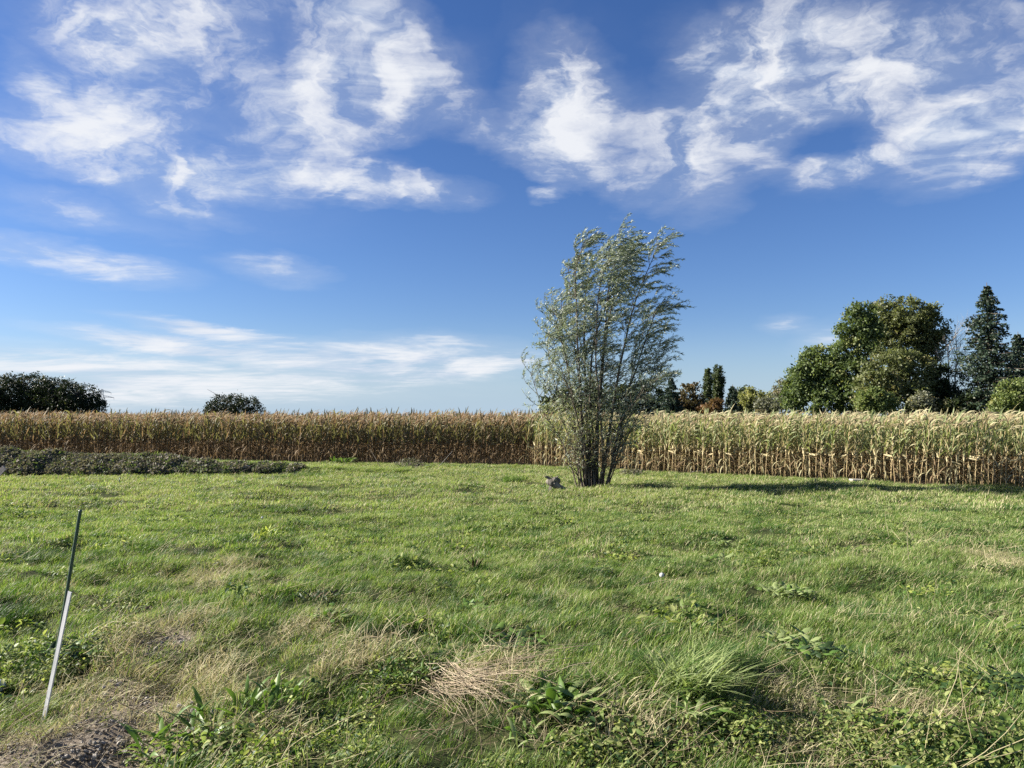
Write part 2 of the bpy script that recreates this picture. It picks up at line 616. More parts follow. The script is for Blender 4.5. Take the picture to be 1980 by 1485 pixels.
gm = bpy.data.materials.new('turf_soil')
gm.use_nodes = True
t = NT(gm.node_tree)
gm.node_tree.nodes.clear()
gg = t.n('ShaderNodeNewGeometry')
gp = gg.outputs['Position']
na = t.noise(gp, 1.1, 5, .6)
nb = t.noise(gp, 14.0, 6, .65)
c1 = t.mix(t.smooth(nb.outputs['Fac'], .35, .65), (.018, .026, .008), (.052, .055, .022))
c1 = t.mix(t.smooth(na.outputs['Fac'], .4, .65), c1, t.mix(t.smooth(nb.outputs['Fac'], .3, .7), (.030, .045, .012), (.070, .085, .028)))
sm = None
for cx, cy, rx, ry in SOIL:
    mp = t.n('ShaderNodeMapping', vector_type='TEXTURE')
    mp.inputs['Location'].default_value = (cx, cy, 0)
    mp.inputs['Scale'].default_value = (rx * 1.7, ry * 1.7, 100)
    t.link(gp, mp.inputs[0])
    gr = t.n('ShaderNodeTexGradient', gradient_type='SPHERICAL')
    t.link(mp.outputs[0], gr.inputs[0])
    sm = gr.outputs['Fac'] if sm is None else t.math('MAXIMUM', sm, gr.outputs['Fac'])
nc = t.noise(gp, 9.0, 5, .6)
sm = t.smooth(t.math('ADD', sm, t.math('MULTIPLY', t.math('SUBTRACT', nc.outputs['Fac'], .5), .6)), .10, .42)
nd = t.noise(gp, 45.0, 6, .7)
soilc = t.mix(t.smooth(nd.outputs['Fac'], .35, .65), (.13, .105, .078), (.28, .24, .19))
c2 = t.mix(sm, c1, soilc)
p = t.n('ShaderNodeBsdfPrincipled')
p.inputs['Roughness'].default_value = .95
p.inputs['Specular IOR Level'].default_value = .1
t.link(c2, p.inputs['Base Color'])
bp = t.n('ShaderNodeBump')
bp.inputs['Strength'].default_value = .7
bp.inputs['Distance'].default_value = .02
t.link(nd.outputs['Fac'], bp.inputs['Height'])
t.link(bp.outputs[0], p.inputs['Normal'])
o = t.n('ShaderNodeOutputMaterial')
t.link(p.outputs[0], o.inputs['Surface'])

xs = [v for v in np.arange(0, 9.01, .09)] + list(np.arange(9.2, 24, .2)) + grow(24, .3, 3500)
xs = sorted(set([-v for v in xs] + xs))
ys = sorted([-v for v in grow(0, .4, 1500)][1:] + list(np.arange(0, 2.4, .2)) + list(np.arange(2.4, 10, .07)) + list(np.arange(10, 34, .17)) + grow(34, .5, 3800))
tag(link('ground', ground_mesh('ground', np.array(xs), np.array(ys), gm)), kind='structure')

# bare soil of the maize fields, a sheet just above the ground
M_FIELD = mat_solid('field_soil', (.055, .042, .03), (.12, .095, .068), 3.0, .95, .6, spec=.1)

# ------------------------------------------------------------------ scattering of uncountable growth
def scatter(name, srcs, pts, rot, scl, idx, label=None):
    """one object that repeats a few source meshes at many spots"""
    pts = np.asarray(pts, dtype=np.float32)
    n = len(pts)
    me = bpy.data.meshes.new(name)
    me.vertices.add(n)
    me.vertices.foreach_set('co', pts.ravel())
    a = me.attributes.new('turn', 'FLOAT_VECTOR', 'POINT')
    a.data.foreach_set('vector', np.asarray(rot, dtype=np.float32).ravel())
    a = me.attributes.new('size', 'FLOAT', 'POINT')
    a.data.foreach_set('value', np.asarray(scl, dtype=np.float32))
    a = me.attributes.new('pick', 'INT', 'POINT')
    a.data.foreach_set('value', np.asarray(idx, dtype=np.int32) % len(srcs))
    ob = link(name, me)
    for m in {mm for s in srcs for mm in s.materials}:
        me.materials.append(m)
    ng = bpy.data.node_groups.new(name, 'GeometryNodeTree')
    ng.interface.new_socket('Geometry', in_out='INPUT', socket_type='NodeSocketGeometry')
    ng.interface.new_socket('Geometry', in_out='OUTPUT', socket_type='NodeSocketGeometry')
    N, L = ng.nodes, ng.links
    gi, go = N.new('NodeGroupInput'), N.new('NodeGroupOutput')

    def attr(nm, ty):
        q = N.new('GeometryNodeInputNamedAttribute')
        q.data_type = ty
        q.inputs['Name'].default_value = nm
        return [x for x in q.outputs if x.enabled and x.name == 'Attribute'][0]
    join = N.new('GeometryNodeJoinGeometry')
    for s in reversed(srcs):
        so = bpy.data.objects.new(s.name, s)          # never linked to the scene
        so.use_fake_user = True
        oi = N.new('GeometryNodeObjectInfo')
        oi.inputs['Object'].default_value = so
        oi.inputs['As Instance'].default_value = False
        gti = N.new('GeometryNodeGeometryToInstance')
        L.new(oi.outputs['Geometry'], gti.inputs[0])
        L.new(gti.outputs[0], join.inputs[0])
    iop = N.new('GeometryNodeInstanceOnPoints')
    iop.inputs['Pick Instance'].default_value = True
    L.new(gi.outputs[0], iop.inputs['Points'])
    L.new(join.outputs[0], iop.inputs['Instance'])
    L.new(attr('pick', 'INT'), iop.inputs['Instance Index'])
    L.new(attr('turn', 'FLOAT_VECTOR'), iop.inputs['Rotation'])
    L.new(attr('size', 'FLOAT'), iop.inputs['Scale'])
    L.new(iop.outputs[0], go.inputs[0])
    md = ob.modifiers.new('scatter', 'NODES')
    md.node_group = ng
    tag(ob, label, None, None, 'stuff')
    return ob


def blades(r, n, rad, hmin, hmax, wid, wind=.55, spread=.8, K=5, lean=(.35, 1.1), flat=0.0):
    """blades of grass on a disc, leaning downwind (+x)"""
    q = rad * np.sqrt(r.uniform(0, 1, n))
    a = r.uniform(0, 2 * PI, n)
    base = np.stack([q * np.cos(a), q * np.sin(a), np.full(n, -.015)], axis=1)
    h = r.uniform(hmin, hmax, n) * r.uniform(.6, 1, n)
    la = r.normal(0, spread, n)
    dirx = np.cos(la) + wind
    diry = np.sin(la)
    L = np.hypot(dirx, diry)
    ld = np.stack([dirx / L, diry / L, 0 * la], axis=1)
    lm = r.uniform(*lean, n)
    tt = np.linspace(0, 1, K)[None, :, None]
    up = np.array([0, 0, 1.0])
    P = base[:, None, :] + (up * h[:, None, None]) * (tt - (.28 + flat) * lm[:, None, None] * tt ** 2) + (ld * (h * lm)[:, None])[:, None, :] * tt ** 1.8
    sa = la + PI / 2 + r.normal(0, .7, n)
    S = np.repeat(np.stack([np.cos(sa), np.sin(sa), 0 * sa], axis=1)[:, None, :], K, axis=1)
    W = (wid * r.uniform(.7, 1.2, n))[:, None] * .5 * np.array([[.75, 1.0, .95, .65, .08][i] if K == 5 else [.8, 1.0, .7, .08][i] for i in range(K)])[None, :]
    return strips(P, W, S)


G1 = mat_leaf('grass_green', (.070, .142, .024), (.145, .215, .046), .55, .42, .50, rnd=.35)
G2 = mat_leaf('grass_yellowish', (.165, .225, .055), (.25, .29, .092), .8, .42, .5, rnd=.35)
G3 = mat_leaf('grass_dry', (.33, .29, .16), (.50, .445, .28), 1.2, .30, .6, rnd=.5, tcol=(1.1, 1.05, .85))
G5 = mat_leaf('grass_pale_highlight', (.30, .37, .13), (.42, .47, .21), .8, .42, .45, rnd=.5)  # pale blades that put sunlit highlights into the sward's colour
G4 = mat_leaf('grass_deep', (.030, .080, .016), (.065, .125, .026), .9, .38, .45, rnd=.4)


def tuft_mesh(seed, n, rad, hmin, hmax, wid, shares=(.62, .2, .18), mats=None, **kw):
    r = np.random.default_rng(seed)
    V, Q = blades(r, n, rad, hmin, hmax, wid, **kw)
    per = len(Q) // n
    mi = np.repeat(r.choice(len(shares), n, p=np.array(shares) / sum(shares)), per)
    return mesh_from('grass_tuft', V, Q, mats or [G1, G2, G3, G5], mi)


def in_maize(x, y):
    return (y > edge_y(x) - .15)


def spots(r, n_per_m2, y0, y1, slope=.74, extra=1.4, keep=None):
    w1 = slope * y1 + extra
    n = int(n_per_m2 * 2 * w1 * (y1 - y0))
    x = r.uniform(-w1, w1, n)
    y = r.uniform(y0, y1, n)
    ok = np.abs(x) < slope * y + extra
    x, y = x[ok], y[ok]
    if keep is not None:
        pk = keep(x, y)
        ok = r.uniform(0, 1, len(x)) < pk
        x, y = x[ok], y[ok]
    return x, y


EDGE_L = [(-60, 49.5), (-40, 43.0), (-28, 39.2), (-10, 34.4), (.35, 32.5)]
EDGE_R = [(.55, 32.5), (5.3, 28.7), (15.4, 22.4), (20.5, 19.3), (31, 13.0)]


def edge_y(x):
    """the near edge of the maize, from left to right"""
    P = EDGE_L + EDGE_R
    return np.interp(x, [p[0] for p in P], [p[1] for p in P])


def lumpy(x, y, s, seed):
    rr = np.random.default_rng(seed)
    v = 0
    for _ in range(7):
        a = rr.uniform(0, 2 * PI)
        kk = 2 * PI / (s * rr.uniform(.6, 1.6))
        v = v + np.sin(kk * (x * math.cos(a) + y * math.sin(a)) + rr.uniform(0, 6))
    return v / 7


def bank_mask(x, y):
    h = bank_h(x, y)
    return (h > .10) & (y < 28.8 + .03 * (x + 6))


def keep_green(x, y):
    k = 1 - .92 * (patch(x, y, SOIL, .9) > .42) - .85 * np.clip(patch(x, y, STRAW, 1.0) * 1.4 - .25, 0, 1)
    k = k * np.where(in_maize(x, y), 0.0, 1.0) * np.where(bank_mask(x, y), .12, 1.0)
    k = k * (1 - .85 * patch(x, y, FAN, .8))
    k = k * (1 - .72 * np.clip(patch(x, y, NEARW, .9) * 1.4 - .3 + .25 * lumpy(x, y, .45, 12), 0, 1) * (y < 5.5))
    k = k * (1 - .5 * np.clip(patch(x, y, CLEAR, 1.0) * 1.5 - .2, 0, 1))
    k = k * (1 - .42 * np.clip(lumpy(x, y, .55, 61) * 2.6 - .45, 0, 1) * (y < 16))
    return np.clip(k, 0, 1)


def lay(x, y, r, smin=.8, smax=1.25, turn=.5, tilt=.12):
    z = hz(x, y)
    n = len(x)
    tz = r.normal(0, turn, n)
    gx = (hz(x + .08, y) - hz(x - .08, y)) / .16            # each tuft stands square to the slope it grows on
    gy = (hz(x, y + .08) - hz(x, y - .08)) / .16
    lx, ly = gx * np.cos(tz) + gy * np.sin(tz), -gx * np.sin(tz) + gy * np.cos(tz)
    rot = np.stack([np.arctan(ly) + r.normal(0, tilt, n), -np.arctan(lx) + r.normal(0, tilt, n), tz], axis=1)
    lush = 1 + .26 * lumpy(x, y, 1.6, 3) * 2 + .15 * lumpy(x, y, .6, 4) * 2
    s = r.uniform(smin, smax, n) * np.clip(lush, .82, 1.6)
    return np.stack([x, y, z], axis=1), rot, s, r.integers(0, 64, n)


r = np.random.default_rng(21)
near_tufts = [tuft_mesh(100 + i, 190, .16, .035, .095, .0034, shares=(.60, .22, .11, .07), lean=(.2, .95), wind=.45, spread=.95) for i in range(6)] + [tuft_mesh(120 + i, 190, .15, .04, .115, .0032, shares=(.7, .2, .10), mats=[G4, G1, G3], lean=(.35, 1.2), wind=.6) for i in range(3)]
x, y = spots(r, 66, 2.4, 9.2, keep=keep_green)
scatter('grass', near_tufts, *lay(x, y, r), label='short windblown green grass of the near lawn')
mid_tufts = [tuft_mesh(140 + i, 200, .24, .03, .085, .0058, shares=(.54, .26, .12, .08), lean=(.15, .9), wind=.4, spread=1.0) for i in range(5)] + [tuft_mesh(150 + i, 200, .22, .03, .10, .006, shares=(.75, .2, .05), mats=[G4, G1, G3]) for i in range(2)]
x, y = spots(r, 28, 9.2, 16.5, keep=keep_green)
scatter('grass', mid_tufts, *lay(x, y, r), label='mown green grass in the middle of the lawn')
far_tufts = [tuft_mesh(160 + i, 180, .38, .04, .115, .010, shares=(.32, .36, .24, .08), K=4, lean=(.15, .9), wind=.4) for i in range(5)] + [tuft_mesh(168, 170, .36, .05, .14, .011, shares=(.7, .2, .1), mats=[G4, G1, G3], K=4)]
x, y = spots(r, 9.5, 16.5, 33.5, keep=keep_green)
ok = (y < edge_y(x) - .1)
scatter('grass', far_tufts, *lay(x[ok], y[ok], r), label='yellowish green grass towards the maize')
# longer grass fringing the maize and the bank
x = r.uniform(-24, 22, 2600)
y = edge_y(x) - np.abs(r.normal(0, .45, len(x))) - .1
ok = ~bank_mask(x, y)
scatter('grass', [tuft_mesh(180 + i, 90, .2, .05, .16, .011, shares=(.5, .3, .2), K=4) for i in range(4)], *lay(x[ok], y[ok], r, .5, 1.2), label='longer grass along the foot of the maize')

# rank tufts that stand above the mown sward
rank = [tuft_mesh(190 + i, 70, .07, .07, .17, .0042, shares=(.5, .2, .1, .2), lean=(.2, 1.2), wind=.5, spread=1.2) for i in range(4)] + [tuft_mesh(195 + i, 80, .08, .07, .16, .0042, shares=(.8, .2), mats=[G4, G1], lean=(.3, 1.2), wind=.5, spread=1.2) for i in range(3)]
x, y = spots(r, 5.5, 2.4, 20, keep=lambda x, y: np.clip(.25 + lumpy(x, y, 1.9, 71) * 2.2, 0, 1) * keep_green(x, y))
scatter('grass', rank, *lay(x, y, r, .7, 1.35, .5, .15), label='rank taller grass tufts standing out of the lawn')

# dead straw-coloured grass lying in patches
dry_tufts = [tuft_mesh(200 + i, 95, .17, .04, .15, .0036, shares=(.72, .16, .12), mats=[G3, G2, G1], lean=(.4, 1.7), flat=.06, spread=1.7, wind=.35) for i in range(6)]
x, y = spots(r, 105, 2.4, 14, keep=lambda x, y: np.clip(patch(x, y, STRAW, 1.1) * 1.3 - .22 + .22 * lumpy(x, y, .5, 9) * 2, 0, 1) * (patch(x, y, SOIL, 1.0) < .75))
scatter('dry_grass', dry_tufts, *lay(x, y, r, .75, 1.2, .9, .3), label='dead straw coloured grass matted on the hummocks')
x, y = spots(r, 5.0, 2.4, 30, keep=lambda x, y: np.clip(.15 + lumpy(x, y, 2.6, 31) * 1.9, 0, 1) * ~in_maize(x, y))
scatter('dry_grass', dry_tufts, *lay(x, y, r, .6, 1.0, .9, .3), label='thin dry grass mixed into the lawn')


def stalk_mesh(seed, n, rad, l0, l1, w):
    """loose dead stalks lying at all angles"""
    rr = np.random.default_rng(seed)
    g = Geo()
    for _ in range(n):
        a, q = rr.uniform(0, 2 * PI), rad * math.sqrt(rr.uniform())
        L = rr.uniform(l0, l1)
        d = np.array([math.cos(rr.normal(0, 1.1)), math.sin(rr.normal(0, 1.1)), rr.uniform(.02, .7)])
        d /= np.linalg.norm(d)
        p0 = np.array([q * math.cos(a), q * math.sin(a), rr.uniform(0, .04)])
        bend = rr.normal(0, .12, 3)
        pts = [p0 + d * L * s + bend * L * s * s for s in np.linspace(0, 1, 4)]
        g.add(*tube(pts, [w, w, w * .8, w * .5], 3, False))
    return g.mesh('dead_stalk', [G3])


x, y = spots(r, 4.5, 2.4, 12, keep=lambda x, y: np.clip(patch(x, y, STRAW, .6) + patch(x, y, SOIL, .5) + .10 + .5 * patch(x, y, NEARW, .8), 0, 1))
G6 = mat_leaf('stalk_brown', (.10, .075, .045), (.22, .17, .105), 2.0, .1, .7, rnd=.7)
scatter('dead_stalks', [stalk_mesh(220 + i, 9, .25, .10, .34, .0016) for i in range(4)], *lay(x, y, r, .8, 1.2, .6, .1), label='pale dead stalks strewn through the grass')
xb, yb = spots(r, 9.0, 2.4, 7, keep=lambda x, y: np.clip(1.2 * patch(x, y, NEARW, .8) + patch(x, y, SOIL, .6) + patch(x, y, FAN, .5), 0, 1))
brown = [stalk_mesh(230 + i, 14, .22, .08, .26, .0018) for i in range(4)]
for b_ in brown:
    b_.materials[0] = G6
scatter('dead_stalks', brown, *lay(xb, yb, r, .8, 1.2, 1.5, .15), label='brown rotting stalks tangled among the near weeds and soil')

# low broad leaved ground cover along the near edge and in patches
WD1 = mat_leaf('weed_green', (.070, .120, .024), (.15, .20, .05), 2.0, .38, .55, rnd=.55, spec=.2)
WD2 = mat_leaf('weed_yellow', (.21, .25, .075), (.33, .35, .14), 2.0, .40, .55, rnd=.55, spec=.2)
WD3 = mat_leaf('weed_dark', (.022, .055, .016), (.050, .090, .026), 2.0, .3, .5, rnd=.5, spec=.25)


def small_leaves(seed, n, rad, h0, h1, ln, wd, mats, shares, name='weed_leaves'):
    rr = np.random.default_rng(seed)
    q = rad * np.sqrt(rr.uniform(0, 1, n))
    a = rr.uniform(0, 2 * PI, n)
    z = rr.uniform(h0, h1, n) * (1 - .6 * (q / rad) ** 2)
    c = np.stack([q * np.cos(a), q * np.sin(a), z], axis=1)
    d = unit(np.stack([rr.normal(0.3, 1, n), rr.normal(0, 1, n), rr.normal(.15, .45, n)], axis=1))
    nn = unit(np.stack([rr.normal(0, .55, n), rr.normal(0, .55, n), np.ones(n)], axis=1))
    S = unit(np.cross(nn, d))
    nn = np.cross(d, S)
    L = ln * rr.uniform(.6, 1.25, n)
    tt = np.array([0, .3, .68, 1.0])
    P = c[:, None, :] + d[:, None, :] * (L[:, None] * tt[None, :])[..., None] - nn[:, None, :] * (L[:, None] * .25 * tt[None, :] ** 2)[..., None]
    W = (wd * rr.uniform(.7, 1.2, n))[:, None] * .5 * np.array([.12, .9, .85, .05])[None, :]
    V, Q = folded(P, W, np.repeat(S[:, None], 4, 1), np.repeat(nn[:, None], 4, 1), .35)
    per = len(Q) // n
    half = n * 3
    m1 = rr.choice(len(shares), n, p=np.array(shares) / sum(shares))
    mi = np.concatenate([np.repeat(m1, 3), np.repeat(m1, 3)])
    return mesh_from(name, V, Q, mats, mi)


cover = [small_leaves(240 + i, 135, .17, .005, .10, .027, .016, [WD1, WD2, WD3], (.46, .36, .18)) for i in range(5)]
x, y = spots(r, 44, 2.4, 9, keep=lambda x, y: np.clip(patch(x, y, NEARW, .9) * 1.35 - .3 + .3 * lumpy(x, y, .45, 12), 0, 1) * (patch(x, y, SOIL, 1) < .5) * (1 - .9 * patch(x, y, FAN, .8)))
scatter('weed_ground_cover', cover, *lay(x, y, r, .7, 1.25, 2.0, .2), label='low leafy weeds carpeting the near edge of the lawn')
tiny = [small_leaves(260 + i, 46, .14, .01, .085, .042, .023, [WD1, WD2, WD3], (.5, .32, .18)) for i in range(4)]
x, y = spots(r, 8.0, 2.4, 19, keep=lambda x, y: np.clip(.1 + lumpy(x, y, 1.5, 41) * 2.2, 0, 1) * keep_green(x, y))
scatter('weed_ground_cover', tiny, *lay(x, y, r, .8, 1.4, 2.0, .2), label='small clover and dandelion leaves among the grass')

# crumbs of soil and stones at the lower left
PEB = mat_solid('grey_stone', (.17, .155, .13), (.32, .29, .25), 30, .85, .4)
CLOD = mat_solid('soil_crumb', (.12, .098, .074), (.25, .215, .17), 40, .95, .6)
crumbs = []
for i in range(5):
    g = Geo()
    rr = np.random.default_rng(280 + i)
    for k in range(14):
        s = rr.uniform(.003, .011) * (1.5 if k == 0 else 1)
        V, Q = blob((s * rr.uniform(.8, 1.5), s * rr.uniform(.8, 1.3), s * .7), 300 + i * 20 + k, 6, 5, .5)
        g.add(V + np.array([rr.uniform(-.11, .11), rr.uniform(-.11, .11), s * .3]), Q, 0 if rr.uniform() < .45 else 1)
    crumbs.append(g.mesh('soil_crumb', [PEB, CLOD], False))
x, y = spots(r, 190, 2.4, 8, keep=lambda x, y: np.clip(patch(x, y, SOIL, 1.0) * 1.3 - .35, 0, 1))
scatter('soil_crumbs', crumbs, *lay(x, y, r, .7, 1.2, 3, .2), label='loose soil crumbs and gravel beside the stake')

# ------------------------------------------------------------------ maize
MZ_PALE = mat_leaf('maize_straw', (.28, .255, .14), (.45, .41, .25), 1.0, .35, .6, rnd=.7, tcol=(1.1, 1.05, .8))
MZ_GREEN = mat_leaf('maize_green', (.15, .19, .075), (.29, .32, .155), 1.0, .35, .5, rnd=.7)
MZ_BROWN = mat_leaf('maize_brown', (.16, .117, .07), (.30, .235, .145), 1.0, .33, .6, rnd=.7, tcol=(1.15, 1.0, .75))
MZ_OLIVE = mat_leaf('maize_olive', (.13, .125, .06), (.22, .20, .11), 1.0, .33, .55, rnd=.7)
MZ_STALK = mat_solid('maize_stalk', (.30, .22, .11), (.46, .36, .20), 5, .7, .2, (1, 1, .3))
MZ_STALKB = mat_solid('maize_stalk_brown', (.17, .11, .06), (.29, .20, .11), 5, .7, .2, (1, 1, .3))
MZ_HUSK = mat_leaf('maize_husk', (.52, .44, .25), (.68, .60, .38), 3.0, .25, .6, rnd=.6, tcol=(1.05, 1, .85))
MZ_TASSEL = mat_solid('maize_tassel', (.24, .18, .105), (.37, .29, .175), 8, .8, 0)
MZ_TASSELB = mat_solid('maize_tassel_brown', (.24, .16, .09), (.38, .27, .16), 8, .8, 0)
MZ_LOW = mat_leaf('maize_lower_leaf', (.15, .10, .052), (.30, .22, .125), 1.0, .3, .65, rnd=.7, tcol=(1.1, 1, .8))


def maize_leaf(seed, kind):
    """one leaf along +x with its sheath at the origin"""
    rr = np.random.default_rng(seed)
    K = 8
    t_ = np.linspace(0, 1, K)
    if kind == 'up':            # still stiff, rising then arching over
        L = rr.uniform(.48, .74)
        e0, e1 = rr.uniform(1.15, 1.5), rr.uniform(-.75, 1.25)
        wd = rr.uniform(.021, .031)
    else:                       # hanging, dead
        L = rr.uniform(.45, .66)
        e0, e1 = rr.uniform(.35, .9), rr.uniform(-1.55, -1.3)
        wd = rr.uniform(.016, .026)
    s = t_ ** (1.4 if kind == 'up' else .55)
    e = e0 + (e1 - e0) * s
    dx = np.cos(e) * L / (K - 1)
    dz = np.sin(e) * L / (K - 1)
    x_ = np.concatenate([[0], np.cumsum(dx[:-1])])
    z_ = np.concatenate([[0], np.cumsum(dz[:-1])])
    y_ = rr.normal(0, .05) * t_ ** 2 + .02 * np.sin(t_ * rr.uniform(4, 9) + rr.uniform(0, 6)) * t_
    P = np.stack([x_, y_, z_], axis=1)[None]
    tw = rr.normal(0, 1.1) * t_ ** 1.3 + .35 * np.sin(t_ * 8 + rr.uniform(0, 6)) * t_
    T = unit(np.gradient(P[0], axis=0))
    S0 = np.array([0, 1.0, 0])
    N0 = unit(np.cross(T, S0))
    S = (np.cos(tw)[:, None] * S0 + np.sin(tw)[:, None] * N0)[None]
    W = (wd * np.array([.55, .85, 1, 1, .92, .75, .45, .05]))[None]
    return folded(P, W, S, np.cross(T, S[0])[None], .35)


UP = [maize_leaf(400 + i, 'up') for i in range(9)]
HANG = [maize_leaf(450 + i, 'hang') for i in range(9)]


def maize_cob(seed):
    rr = np.random.default_rng(seed)
    g = Geo()
    L = rr.uniform(.17, .22)
    pts = [(0, 0, 0), (.012, 0, .03), (.03, 0, L * .45), (.045, 0, L * .8), (.055, 0, L)]
    g.add(*tube(pts, [.012, .024, .030, .022, .004], 6))
    for k in range(3):
        a = rr.uniform(-.8, .8) + k * 2.1
        P = np.array([[(.01, 0, .02), (.03 + .03 * math.cos(a), .03 * math.sin(a), L * .5), (.05 + .05 * math.cos(a), .05 * math.sin(a), L * .95), (.07 + .10 * math.cos(a), .1 * math.sin(a), L * 1.15)]])
        S = np.repeat(np.array([[-math.sin(a), math.cos(a), .1]])[:, None], 4, 1)
        g.add(*strips(P, np.array([[.018, .022, .014, .002]]), S))
    return g.arrays()[:2]


COB = [maize_cob(480 + i) for i in range(4)]


def maize_tassel(seed):
    rr = np.random.default_rng(seed)
    g = Geo()
    for k in range(6):
        a = rr.normal(0, 1.2)
        sp = 0 if k == 0 else rr.uniform(.25, .6)
        L = rr.uniform(.20, .34)
        pts = [np.array([math.cos(a) * sp + .25 + .35 * s, math.sin(a) * sp, 1 - .55 * s]) * L * s for s in np.linspace(0, 1, 4)]
        g.add(*tube(pts, [.006, .006, .005, .002], 3, False))
    return g.arrays()[:2]


TAS = [maize_tassel(490 + i) for i in range(4)]


def maize_plan(seed):
    """where the pieces of one plant sit: kind, shape, height, turn, tilt, size"""
    rr = np.random.default_rng(seed)
    H = rr.uniform(1.90, 2.10)
    lean = rr.normal(.10, .05)
    az0 = rr.uniform(0, 2 * PI)
    out = []
    nl = 13
    for k in range(nl):
        f = (k + .5) / nl
        z = .22 + f * (H - .30)
        a = az0 + PI * k + rr.normal(0, .4)
        wnd = .15 + .60 * f
        a = math.atan2(math.sin(a), math.cos(a) + wnd)
        if f < .42:
            out.append(('hang', int(rr.integers(9)), z, a, rr.normal(0, .2), rr.uniform(.75, 1.0)))
        else:
            out.append(('up', int(rr.integers(9)), z, a, rr.normal(-.05, .2) + (f - .6) * .3, rr.uniform(.75, 1.05) * (1.1 - .3 * max(0, f - .7))))
    out.append(('cob', int(rr.integers(4)), H * rr.uniform(.40, .52), rr.uniform(0, 6.28), rr.normal(-.5, .6), rr.uniform(.85, 1.15)))
    return H, lean, out


def stalk_line(H, lean):
    z = np.linspace(-.03, H, 6)
    return np.stack([lean * (z / H) ** 2 * .8, 0 * z, z], axis=1)


def off(z, H, lean):
    return lean * (z / H) ** 2 * .8


def maize_whole(seed, dry):
    """one plant as a single mesh, for the depth of the field"""
    rr = np.random.default_rng(seed + 5000)
    H, lean, plan = maize_plan(seed)
    g = Geo()
    g.add(*tube(stalk_line(H, lean), np.linspace(.014, .007, 6), 4, False), 0)
    for kind, i, z, a, ti, sc in plan:
        src = {'hang': HANG, 'up': UP, 'cob': COB}[kind][i]
        f = z / H
        m = {'hang': 4, 'cob': 3}.get(kind)
        if m is None:
            m = 2 if (rr.uniform() < (.66 if f < .85 else .40)) else 1
        g.add(place(src[0], a, ti, sc, (off(z, H, lean), 0, z)), src[1], m)
    g.add(place(TAS[seed % 4][0], 0, 0, 1, (off(H, H, lean), 0, H - .02)), TAS[seed % 4][1], 5)
    mats = [MZ_STALKB, MZ_BROWN, MZ_OLIVE, MZ_BROWN, MZ_LOW, MZ_TASSELB] if dry else [MZ_STALK, MZ_PALE, MZ_GREEN, MZ_HUSK, MZ_LOW, MZ_TASSEL]
    return g.mesh('maize_plant', mats)


def along(P, step, r_, jit=.03):
    """points every step along a broken line"""
    out = []
    for (x0, y0), (x1, y1) in zip(P[:-1], P[1:]):
        L = math.hypot(x1 - x0, y1 - y0)
        n = max(1, int(L / step))
        for k in range(n):
            f = (k + r_.uniform(.25, .75)) / n
            out.append((x0 + (x1 - x0) * f + r_.normal(0, jit), y0 + (y1 - y0) * f + r_.normal(0, jit)))
    return out


# soil sheet under the crop
P = [(x_, y_) for x_, y_ in EDGE_L + EDGE_R]
V = []
for x_, y_ in P:
    V += [(x_, y_ - .05, float(hz(x_, y_)) + .012), (x_ * 1.0 + (10 if x_ > 1 else 3), y_ + 17, float(hz(x_, y_ + 17)) + .012)]
Q = [(2 * i, 2 * i + 2, 2 * i + 3, 2 * i + 1) for i in range(len(P) - 1)]
tag(link('field_soil', mesh_from('field_soil', V, Q, M_FIELD)), kind='structure')

r = np.random.default_rng(33)
front, depth_pts = [], []
for row in range(18):
    d = row * .62
    ctrl = [(x_ + .49 * d, y_ + .87 * d) for x_, y_ in EDGE_R]
    pts = along(ctrl, .165, r)
    if row < 2:
        front += [(p, row) for p in pts]
    else:
        depth_pts += pts
# the 300 plants that show largest stand one by one, the rest go to the mass
front = [(p, row) for p, row in front]
front.sort(key=lambda q: (q[0][0] > .76 * q[0][1] + .3, q[1] * 4 + q[0][1]))
single, rest = front[:300], front[300:]
depth_pts += [p for p, row in rest]
dp = np.array(depth_pts)
whole = [maize_whole(500 + i, False) for i in range(14)]
n = len(dp)
scatter('maize_field', whole, np.stack([dp[:, 0], dp[:, 1], hz(dp[:, 0], dp[:, 1])], axis=1),
        np.stack([r.normal(0, .05, n), r.normal(0, .05, n), r.normal(0, .35, n)], axis=1), r.uniform(.87, 1.07, n), r.integers(0, 64, n),
        label='pale ripe maize filling the field behind its sunlit front row')

# left field: browner
lp = []
for row in range(17):
    d = row * .66
    ctrl = [(x_ + .13 * d, y_ + .99 * d) for x_, y_ in EDGE_L]
    ctrl[-1] = (ctrl[-1][0] + .42 * d, ctrl[-1][1] - .04 * d)
    lp += along(ctrl, .155 if row < 3 else .19, r, .05)
lp = np.array(lp)
lp = lp[np.abs(lp[:, 0]) < .80 * lp[:, 1] + 2]
browny = [maize_whole(540 + i, True) for i in range(14)]
n = len(lp)
scatter('maize_field', browny, np.stack([lp[:, 0], lp[:, 1], hz(lp[:, 0], lp[:, 1])], axis=1),
        np.stack([r.normal(0, .05, n), r.normal(.03, .05, n), r.normal(0, .35, n)], axis=1), r.uniform(.89, 1.09, n) * (1 + .03 * lumpy(lp[:, 0], lp[:, 1], 5, 8)), r.integers(0, 64, n),
        label='brown withered maize in the shaded field left of the willow')

# the single plants
leaf_me = {}


def piece(kind, i, m):
    key = (kind, i, m.name)
    if key not in leaf_me:
        src = {'hang': HANG, 'up': UP, 'cob': COB, 'tassel': TAS}[kind][i]
        leaf_me[key] = mesh_from('maize_' + ('leaf' if kind in ('hang', 'up') else kind), src[0], src[1], m)
    return leaf_me[key]


